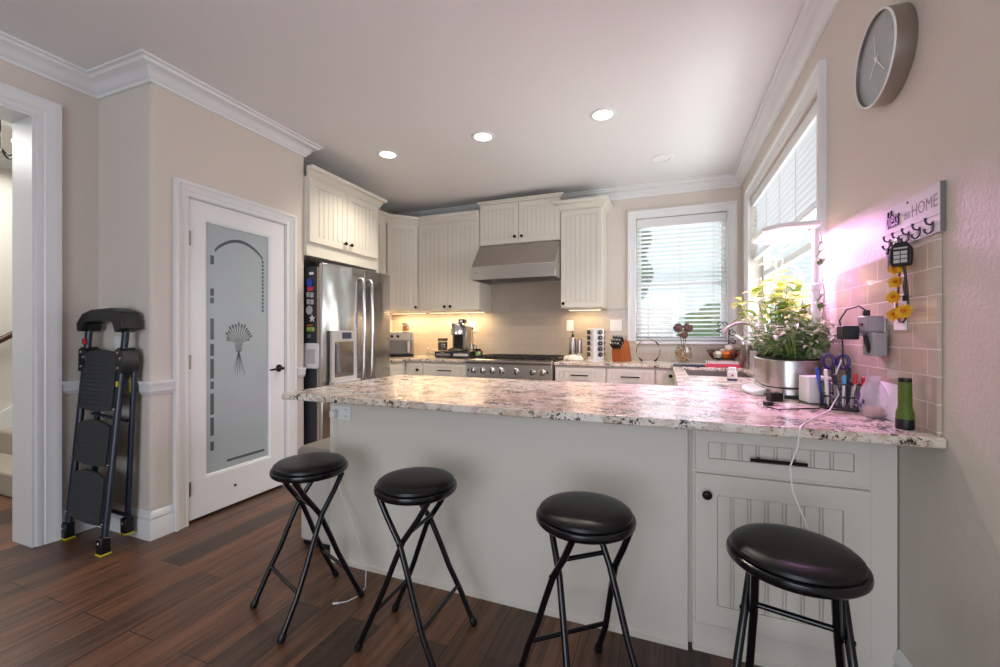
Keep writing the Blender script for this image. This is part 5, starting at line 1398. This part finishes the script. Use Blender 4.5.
t = thing('white_speaker', 'plain white box speaker between steel garden and pen holder', 'box', (0.575, 2.075, CT), R(8))
MB().box(-0.043, 0.043, -0.043, 0.043, 0.006, 0.112).build('case', 'white', t, bevel=0.005, segs=3, world=False)
MB().lathe([(0, 0), (0.036, 0), (0.036, 0.006), (0, 0.006)], seg=24).build('foot_ring', 'grey', t, world=False)
t = thing('usb_charger', 'small black charger cube lying in front of the steel garden', 'charger', (0.435, 2.085, CT), R(20))
MB().box(-0.026, 0.026, -0.02, 0.02, 0.0, 0.036).build('body', 'black', t, bevel=0.004, world=False)
MB().box(0.0262, 0.029, -0.018, 0.018, 0.004, 0.032).build('port_face', 'lightgrey', t, bevel=0.001, world=False)
# black charging lead
t = thing('charging_cable', 'thin black cable with a stub plug lying on the granite', 'cable', (0.40, 1.93, CT))
MB().tube([(0.378, 1.935, CT + 0.004), (0.372, 1.89, CT + 0.003), (0.395, 1.845, CT + 0.003), (0.45, 1.87, CT + 0.003), (0.50, 1.905, CT + 0.003), (0.545, 1.915, CT + 0.004), (0.556, 1.945, CT + 0.03), (0.575, 1.95, CT + 0.05), (0.62, 1.915, CT + 0.085), (0.645, 1.905, CT + 0.11)], 0.0024, 8).build('cord', 'black', t)
MB().obox((0.385, 1.945, CT + 0.008), (0.034, 0.018, 0.015), (0, 0, R(25))).build('plug', 'black', t, bevel=0.003)

# pen holder
hx, hy = 0.628, 1.965
t = thing('pen_holder', 'round black wire pen holder crammed with pens and scissors', 'pen holder', (hx, hy, CT))
m = MB(); hr = 0.066
for z in (0.004, 0.05, 0.098): m.tube([(hx + hr * math.cos(k * math.pi / 16), hy + hr * math.sin(k * math.pi / 16), CT + z) for k in range(32)], 0.0028, 6, closed=True)
for k in range(28):
    a = 2 * math.pi * k / 28; m.tube([(hx + hr * math.cos(a), hy + hr * math.sin(a), CT + 0.004), (hx + hr * math.cos(a + 0.1), hy + hr * math.sin(a + 0.1), CT + 0.098)], 0.0013, 5)
m.lathe([(0, 0), (hr, 0), (hr, 0.003), (0, 0.003)], (hx, hy, CT), (0, 0, 1), 28)
m.build('wire_cup', 'black', t)
pens = [(-0.048, -0.02, -0.065, -0.05, 0.150, 'white', 'white', 'white pen leaning left at the front of the pen holder'),
        (-0.030, -0.045, -0.045, -0.075, 0.135, 'grey', 'black', 'grey pen with black cap at the front left of the pen holder'),
        (-0.010, -0.050, -0.012, -0.062, 0.130, 'white', 'teal', 'white marker with light blue cap at the front of the pen holder'),
        (0.012, -0.050, 0.022, -0.066, 0.140, 'lightgrey', 'red', 'pale marker with red cap at the front of the pen holder'),
        (0.036, -0.038, 0.052, -0.058, 0.128, 'lightgrey', 'red', 'thick pale marker with dark red cap at the right of the pen holder'),
        (0.050, -0.012, 0.072, -0.022, 0.130, 'purple', 'purple', 'purple pen leaning right in the pen holder'),
        (-0.055, 0.012, -0.072, 0.020, 0.152, 'blue', 'blue', 'blue pen at the left of the pen holder'),
        (-0.020, 0.0, -0.030, -0.010, 0.160, 'black', 'black', 'tall black pen in the middle of the pen holder'),
        (0.020, 0.010, 0.030, 0.020, 0.155, 'navy', 'navy', 'dark blue pen behind the red-capped marker')]
for a, b, c, d, h, bm_, cm_, lab in pens:
    p0 = Vector((hx + a, hy + b, CT + 0.010)); p1 = Vector((hx + c, hy + d, CT + h)); ax = (p1 - p0); Lp = ax.length
    if lab.startswith('thick'): r = 0.009
    else: r = 0.0058
    t = thing('pen', lab, 'pen', p0, group='pens in the wire holder')
    MB().lathe([(0, 0), (r * 0.5, 0.004), (r, 0.02), (r, Lp * 0.72), (0, Lp * 0.72)], p0, ax, 10).build('barrel', bm_, t)
    MB().lathe([(0, Lp * 0.70), (r * 1.15, Lp * 0.70), (r * 1.15, Lp * 0.97), (r * 0.8, Lp), (0, Lp)], p0, ax, 10).build('cap', cm_, t)
def scissors(cx, cy, zt, lean, r, label, ang):
    t = thing('scissors', label, 'scissors', (cx, cy, CT + 0.01), group='scissors in the wire holder')
    U = Vector((math.cos(ang), math.sin(ang), 0)); base = Vector((cx, cy, CT + 0.012)); top = base + Vector((lean[0], lean[1], zt))
    MB().tube([base, base + (top - base) * 0.55, top - Vector((0, 0, r * 1.3))], [0.003, 0.006, 0.004], 6).build('blade', 'chrome', t)
    for s in (-1, 1):
        c = top + U * (s * r * 1.05)
        ring = [c + U * (r * 0.82 * math.cos(q * math.pi / 10)) + Z * (r * 1.25 * math.sin(q * math.pi / 10)) for q in range(20)]
        MB().tube(ring, 0.0062, 8, closed=True).build('finger_loop', 'purple', t)
    return t
scissors(hx - 0.012, hy + 0.02, 0.165, (0.0, 0.0), 0.021, 'purple handled scissors upright in the pen holder', R(-20))
# white charging cable falling over the bar edge
t = thing('charging_cable', 'white cable dropping over the bar edge in front of the drawer', 'cable', (0.37, 1.50, CT))
MB().tube([(0.60, 1.88, CT + 0.19), (0.585, 1.90, CT + 0.12), (0.60, 1.905, CT + 0.06), (0.55, 1.83, CT + 0.012), (0.47, 1.70, CT + 0.004), (0.41, 1.58, CT + 0.004), (0.385, 1.52, CT + 0.004), (0.377, 1.503, CT - 0.008), (0.372, 1.498, CT - 0.05), (0.352, 1.497, 0.80), (0.358, 1.497, 0.73), (0.382, 1.497, 0.665), (0.391, 1.497, 0.64)], 0.0022, 8).build('cord', 'white', t)
MB().cyl((0.391, 1.497, 0.642), (0.395, 1.497, 0.615), 0.004, 8).build('plug', 'white', t)
# plastic bag and card
t = thing('plastic_bag', 'crumpled clear plastic bag with purple print behind the pen holder', 'bag', (0.668, 1.80, CT))
m = MB(); rr = random.Random(5); bx_, by_ = 0.668, 1.815; rings = []
for k, (r, z) in enumerate(((0.035, 0.0), (0.043, 0.02), (0.045, 0.05), (0.040, 0.08), (0.030, 0.105), (0.020, 0.12), (0.027, 0.14))):
    rings.append([(bx_ + r * 0.85 * math.cos(2 * math.pi * q / 16) * rr.uniform(0.85, 1.1), by_ + 1.35 * r * math.sin(2 * math.pi * q / 16) * rr.uniform(0.85, 1.1), CT + z) for q in range(16)])
vs = [p for r in rings for p in r]; fs = [tuple(range(16))]
for k in range(len(rings) - 1):
    for q in range(16): fs.append((k * 16 + q, k * 16 + (q + 1) % 16, k * 16 + 16 + (q + 1) % 16, k * 16 + 16 + q))
m._add(vs, fs); m.build('film', 'bagfilm', t)
MB().lathe([(0, 0.002), (0.026, 0.004), (0.030, 0.02), (0.022, 0.034), (0, 0.036)], (bx_, by_ - 0.008, CT), (0, 0, 1), 14).build('contents', 'shell', t)
pr = MB()
for k, (a, b) in enumerate(((-0.03, 0.055), (-0.012, 0.04), (0.012, 0.062), (0.028, 0.045), (0.0, 0.075))):
    pr.obox((bx_ - 0.042, by_ + a - 0.01, CT + b), (0.001, 0.012, 0.014), (0, 0, R(8)))
pr.build('printed_letters', 'purple', t)
t = thing('envelope', 'white envelope leaning on the wall tile behind the plastic bag', 'envelope', (0.70, 1.74, CT))
m = MB(); q = [(0.690, 1.685, CT + 0.001), (0.690, 1.862, CT + 0.001), (0.7088, 1.862, CT + 0.118), (0.7088, 1.685, CT + 0.118)]
m._add(q + [(a - 0.002, b, c) for a, b, c in q], [(0, 1, 2, 3), (4, 5, 6, 7), (0, 1, 5, 4), (1, 2, 6, 5), (2, 3, 7, 6), (3, 0, 4, 7)])
m.build('paper', 'paper', t)
# flashlight standing on its head
lx, ly = 0.672, 1.618
t = thing('flashlight', 'lime green flashlight standing on its head at the bar end', 'flashlight', (lx, ly, CT))
MB().lathe([(0, 0), (0.0212, 0), (0.022, 0.003), (0.022, 0.030), (0, 0.030)], (lx, ly, CT), (0, 0, 1), 28).build('head', 'black', t)
MB().lathe([(0.0212, 0.030), (0.0212, 0.046), (0.017, 0.064), (0.016, 0.075), (0.016, 0.140), (0, 0.140)], (lx, ly, CT), (0, 0, 1), 28).build('barrel', 'green', t)
m = MB()
for k in range(9): m.lathe([(0.016, 0), (0.0166, 0.001), (0.0166, 0.0035), (0.016, 0.0045)], (lx, ly, CT + 0.078 + 0.0062 * k), (0, 0, 1), 24)
m.build('grip_ridges', 'green', t)
MB().lathe([(0.0155, 0.140), (0.0165, 0.142), (0.0155, 0.152), (0, 0.153)], (lx, ly, CT), (0, 0, 1), 24).build('tail_cap', 'black', t)

# ================================================================== ON THE RIGHT WALL
plate('wall_outlet', 'white outlet plate on the right tile behind the flower garland', BTR, 1.700, 1.772, 1.210, 1.325, 'outlet')
plate('wall_outlet', 'white outlet on the right tile behind the grey power adapters', BTR, 1.835, 1.912, 1.14, 1.255, 'outlet')
XT = W - 0.0165
t = thing('power_adapter', 'grey wall charger plugged into the upper right outlet by the black one', 'charger', (XT - 0.03, 1.86, 1.225))
MB().box(XT - 0.048, XT, 1.826, 1.908, 1.205, 1.262).build('case', 'adapter', t, bevel=0.005)
MB().box(XT - 0.052, XT - 0.048, 1.858, 1.876, 1.228, 1.236).build('port', 'black', t)
t = thing('power_adapter', 'grey wall charger with bundled cord, lowest on the right wall outlet', 'charger', (XT - 0.03, 1.84, 1.165))
MB().box(XT - 0.040, XT, 1.802, 1.886, 1.122, 1.203).build('case', 'adapter', t, bevel=0.005)
cb_ = [(XT - 0.045 - 0.006 * math.sin(k), 1.835 + 0.012 * math.cos(k * 1.05), 1.165 + 0.035 * math.sin(k * 1.05)) for k in range(14)]
MB().tube(cb_, 0.0042, 8).build('bundled_cord', 'black', t)
t = thing('power_adapter', 'black power brick jutting out from the right wall outlet', 'charger', (XT - 0.08, 1.925, 1.22))
MB().box(XT - 0.098, XT - 0.05, 1.88, 1.945, 1.178, 1.228).build('case', 'black', t, bevel=0.004)
MB().box(XT - 0.05, XT, 1.912, 1.94, 1.190, 1.215).build('plug_body', 'lightgrey', t, bevel=0.003)
t = thing('adapter_cable', 'black cable arching from the wall charger down behind the pens', 'cable', (XT - 0.06, 1.93, 1.2))
MB().box(XT - 0.05, XT - 0.032, 1.842, 1.860, 1.2625, 1.282).build('plug', 'black', t, bevel=0.003)
MB().tube([(XT - 0.041, 1.851, 1.280), (XT - 0.055, 1.87, 1.298), (XT - 0.075, 1.92, 1.288), (XT - 0.085, 1.955, 1.25), (XT - 0.075, 1.965, 1.205), (XT - 0.07, 1.972, 1.16), (XT - 0.075, 1.955, 1.10), (XT - 0.07, 1.93, 1.045)], 0.0026, 8).build('cord', 'black', t)

# key rack sign
SY0, SY1, SZ0, SZ1 = 1.524, 1.840, 1.482, 1.620
t = thing('key_rack', 'whitewashed HOME key rack board with five hooks on the right wall', 'key rack', (W, (SY0 + SY1) / 2, SZ0))
BS = basis((W, SY1, 0), (0, -1, 0), (-1, 0, 0))
wS = SY1 - SY0
bd = MB().ubox(BS, 0, wS, SZ0, SZ0 + 0.048, 0.0005, 0.012).ubox(BS, 0, wS, SZ0 + 0.0495, SZ0 + 0.093, 0.0005, 0.012).ubox(BS, 0, wS, SZ0 + 0.0945, SZ1, 0.0005, 0.012).ubox(BS, 0.002, wS - 0.002, SZ0 + 0.002, SZ1 - 0.002, 0.0003, 0.010).build('board', 'signwood', t, bevel=0.001)
MB().ubox(BS, wS + 0.0002, wS + 0.003, SZ0, SZ1, 0.0005, 0.0115).build('end_strip', 'greyedge', t)
text_mesh('script_lettering', 'bless', 0.078, 'ink', BS, 0.022, SZ0 + 0.072, 0.0140, t, 0.0025, 0.3, 0.0006, 0.52)
text_mesh('small_lettering', 'this', 0.036, 'signgrey', BS, 0.128, SZ0 + 0.076, 0.0122, t, 0.0003, 0, 0, 0.75)
text_mesh('capital_lettering', 'HOME', 0.052, 'signgrey', BS, 0.172, SZ0 + 0.074, 0.0122, t, 0.0003, 0, 0, 0.92)
MB().lathe([(0.004, 0), (0.003, 0.002), (0, 0.002)], (W - 0.012, SY0 + 0.165, SZ1 - 0.012), (-1, 0, 0), 10).build('screw', 'ink', t)
hook_y = [1.800, 1.742, 1.682, 1.622, 1.556]
def hookmesh(y):
    m = MB(); x = W - 0.012; z = SZ0 + 0.022
    m.tube([(x, y, z + 0.006), (x - 0.006, y, z + 0.004), (x - 0.014, y, z + 0.007), (x - 0.017, y, z + 0.016), (x - 0.016, y, z + 0.023)], [0.0026, 0.0026, 0.0026, 0.003, 0.0042], 8)
    m.tube([(x, y, z - 0.010), (x - 0.006, y, z - 0.019), (x - 0.012, y, z - 0.022), (x - 0.018, y, z - 0.016), (x - 0.019, y, z - 0.008)], [0.0026, 0.0026, 0.0026, 0.003, 0.004], 8)
    m.lathe([(0.006, 0), (0.005, 0.003), (0, 0.003)], (x, y, z), (-1, 0, 0), 12, 1.0, 2.4)
    return m
for y in hook_y: hookmesh(y).build('hook', 'ink', t)
# car key
t = thing('car_key', 'black car key fob with pale buttons hanging on the key rack', 'key', (0.690, 1.668, 1.44))
ky0 = 1.668; X0 = 0.688
KN = Vector((-0.62, -0.76, 0.1)).normalized(); KU = Vector((0.775, -0.632, 0)).normalized(); KO = Vector((X0 - 0.004, ky0, 0))
KM = lambda a, b, c: KO + KU * a + Z * b + KN * c
KB = (KO, KU, KN)
MB().prism([(-0.022, 1.408), (0.022, 1.408), (0.026, 1.42), (0.026, 1.462), (0.014, 1.482), (-0.014, 1.482), (-0.026, 1.462), (-0.026, 1.42)], KM, -0.006, 0.008).build('fob', 'black', t, bevel=0.003)
m = MB()
for z in (1.417, 1.430, 1.443):
    m.ubox(KB, -0.016, -0.001, z, z + 0.0105, 0.008, 0.0095).ubox(KB, 0.001, 0.016, z, z + 0.0105, 0.008, 0.0095)
m.build('buttons', 'lightgrey', t, bevel=0.001)
MB().ubox(KB, -0.016, 0.016, 1.460, 1.465, 0.008, 0.0092).build('status_bar', 'lightgrey', t)
MB().tube([KO + KU * (0.013 * math.cos(k * math.pi / 8)) + Z * (1.491 + 0.013 * math.sin(k * math.pi / 8)) for k in range(16)], 0.0016, 6, closed=True).build('key_ring', 'chrome', t)
MB().tube([KM(0.006, 1.41, 0), KM(0.010, 1.375, 0), KM(0.006, 1.345, 0), KM(0.010, 1.318, 0)], 0.004, 8).build('strap', 'black', t)
MB().ubox(KB, 0.003, 0.017, 1.30, 1.318, -0.005, 0.005).build('strap_clip', 'black', t, bevel=0.002)
# other keys
t = thing('key_bunch', 'bunch of silver and purple keys on the key rack, left of the black fob', 'keys', (0.692, 1.748, 1.44))
MB().tube([(0.692, 1.734 + 0.014 * math.cos(k * math.pi / 8), 1.486 + 0.014 * math.sin(k * math.pi / 8)) for k in range(16)], 0.0016, 6, closed=True).build('key_ring', 'chrome', t)
for y, l, mt in ((1.768, 0.062, 'purple'), (1.746, 0.070, 'nickel'), (1.728, 0.058, 'chrome')):
    MB().prism([(y - 0.010, 1.472), (y - 0.011, 1.458), (y - 0.004, 1.448), (y - 0.004, 1.472 - l), (y + 0.001, 1.470 - l), (y + 0.004, 1.475 - l), (y + 0.004, 1.448), (y + 0.011, 1.458), (y + 0.010, 1.472)], lambda a, b, c: (c, a, b), 0.690, 0.693).build('key', mt, t)
MB().box(0.686, 0.698, 1.760, 1.778, 1.462, 1.480).build('key_cover', 'black', t, bevel=0.003)
# flower garland
t = thing('flower_garland', 'garland of yellow silk flowers on brown cord hanging from the key rack', 'garland', (0.668, 1.735, 1.22))
gp = [(0.676, 1.752, 1.478), (0.668, 1.758, 1.44), (0.666, 1.750, 1.39), (0.666, 1.757, 1.34), (0.666, 1.768, 1.29), (0.666, 1.764, 1.255), (0.666, 1.750, 1.238), (0.666, 1.728, 1.236), (0.666, 1.706, 1.252), (0.666, 1.698, 1.29), (0.666, 1.704, 1.34), (0.667, 1.716, 1.39), (0.668, 1.726, 1.44), (0.676, 1.742, 1.478)]
gp = [(0.699, y - 0.034, z) for x, y, z in gp]
MB().tube(gp, 0.0034, 8).build('braided_cord', 'brownlid', t)
FN = Vector((-0.62, -0.76, 0.1)).normalized(); FU = Vector((0.76, -0.62, 0)).normalized(); FV = FN.cross(FU)
for y, z, s in ((1.752, 1.408, 1.0), (1.751, 1.366, 1.05), (1.765, 1.318, 1.05), (1.760, 1.262, 1.05), (1.704, 1.270, 1.15), (1.712, 1.405, 0.8)):
    fm = MB(); c = Vector((0.689, y - 0.036, z))
    for ring, (n, L) in enumerate(((12, 0.021), (9, 0.015))):
        for k in range(n):
            a = 2 * math.pi * (k + 0.4 * ring) / n
            d = FU * math.cos(a) + FV * math.sin(a) + FN * (0.15 + 0.3 * ring)
            leaf(fm, c, d, L * s * rg.uniform(0.9, 1.1), 0.010 * s, 0.1, FN)
    fl = fm.build('flower', 'petal', t)
    MB().ball(c + FN * 0.005, 0.0055 * s, 10).build('flower_heart', 'petalheart', fl)

# wall clock
ccy, ccz, cr_ = 1.802, 2.130, 0.149
t = thing('wall_clock', 'round silver wall clock with grey dial high on the right wall', 'clock', (W, ccy, ccz))
MB().lathe([(0, 0.0005), (cr_ * 0.985, 0.0005), (cr_, 0.004), (cr_, 0.052), (cr_ - 0.004, 0.056), (cr_ - 0.006, 0.055), (cr_ - 0.006, 0.044), (0, 0.044)], (W, ccy, ccz), (-1, 0, 0), 64).build('case', 'nickel', t)
MB().lathe([(cr_ - 0.006, 0.0445), (cr_ - 0.006, 0.057), (cr_ - 0.004, 0.058), (cr_ - 0.001, 0.056), (cr_ - 0.0005, 0.050)], (W, ccy, ccz), (-1, 0, 0), 64, caps=False).build('bezel', 'white', t)
MB().lathe([(0, 0.0442), (cr_ - 0.0065, 0.0442), (cr_ - 0.0065, 0.0455), (0, 0.0455)], (W, ccy, ccz), (-1, 0, 0), 64).build('dial', 'clockface', t)
m = MB()
for k in range(12):
    a = math.pi * k / 6; r0, r1 = (0.088, 0.118) if k % 3 == 0 else (0.104, 0.118); wv = 0.0022
    d = Vector((0, -math.sin(a), math.cos(a))); s_ = Vector((0, math.cos(a), math.sin(a))); c = Vector((W - 0.0456, ccy, ccz))
    q = [c + d * r0 - s_ * wv, c + d * r0 + s_ * wv, c + d * r1 + s_ * wv, c + d * r1 - s_ * wv]
    m._add(q + [p + Vector((-0.0008, 0, 0)) for p in q], [(0, 1, 2, 3), (4, 5, 6, 7), (0, 1, 5, 4), (1, 2, 6, 5), (2, 3, 7, 6), (3, 0, 4, 7)])
m.build('hour_marks', 'lightgrey', t)
for nm, ang, L, wv, dx in (('hour_hand', 230, 0.062, 0.003, 0.0475), ('minute_hand', 138, 0.088, 0.0024, 0.0485), ('second_hand', 350, 0.095, 0.001, 0.0492)):
    a = R(ang); d = Vector((0, -math.sin(a), math.cos(a))); s_ = Vector((0, math.cos(a), math.sin(a))); c = Vector((W - dx, ccy, ccz))
    q = [c - d * 0.018 - s_ * wv, c - d * 0.018 + s_ * wv, c + d * L + s_ * wv * 0.6, c + d * L - s_ * wv * 0.6]
    MB()._add(q + [p + Vector((-0.0007, 0, 0)) for p in q], [(0, 1, 2, 3), (4, 5, 6, 7), (0, 1, 5, 4), (1, 2, 6, 5), (2, 3, 7, 6), (3, 0, 4, 7)]).build(nm, 'white', t)
MB().lathe([(0, 0.0455), (0.006, 0.0455), (0.006, 0.0505), (0, 0.0505)], (W, ccy, ccz), (-1, 0, 0), 16).build('hub', 'white', t)

# outlet under the bar overhang with its white cable
BPn = basis((0, YPN - 0.012, 0), (1, 0, 0), (0, -1, 0))
plate('wall_outlet', 'white horizontal outlet on the peninsula just under the left bar end', BPn, -1.625, -1.505, 0.752, 0.826, 'outlet')
t = thing('charging_cable', 'long white cable hanging from the peninsula outlet down onto the floor', 'cable', (-1.45, 1.70, 0))
MB().box(-1.615, -1.583, YPN - 0.050, YPN - 0.0209, 0.765, 0.80).build('plug', 'white', t, bevel=0.004)
MB().tube([(-1.598, 1.722, 0.775), (-1.592, 1.712, 0.75), (-1.582, 1.716, 0.68), (-1.577, 1.72, 0.60), (-1.570, 1.72, 0.48), (-1.52, 1.712, 0.36), (-1.45, 1.70, 0.262), (-1.385, 1.685, 0.15), (-1.335, 1.662, 0.06), (-1.305, 1.62, 0.010), (-1.300, 1.56, 0.004), (-1.318, 1.515, 0.004), (-1.345, 1.492, 0.004)], 0.0024, 8).build('cord', 'white', t)
MB().cyl((-1.345, 1.492, 0.0045), (-1.368, 1.478, 0.0045), 0.0042, 8).build('connector', 'white', t)
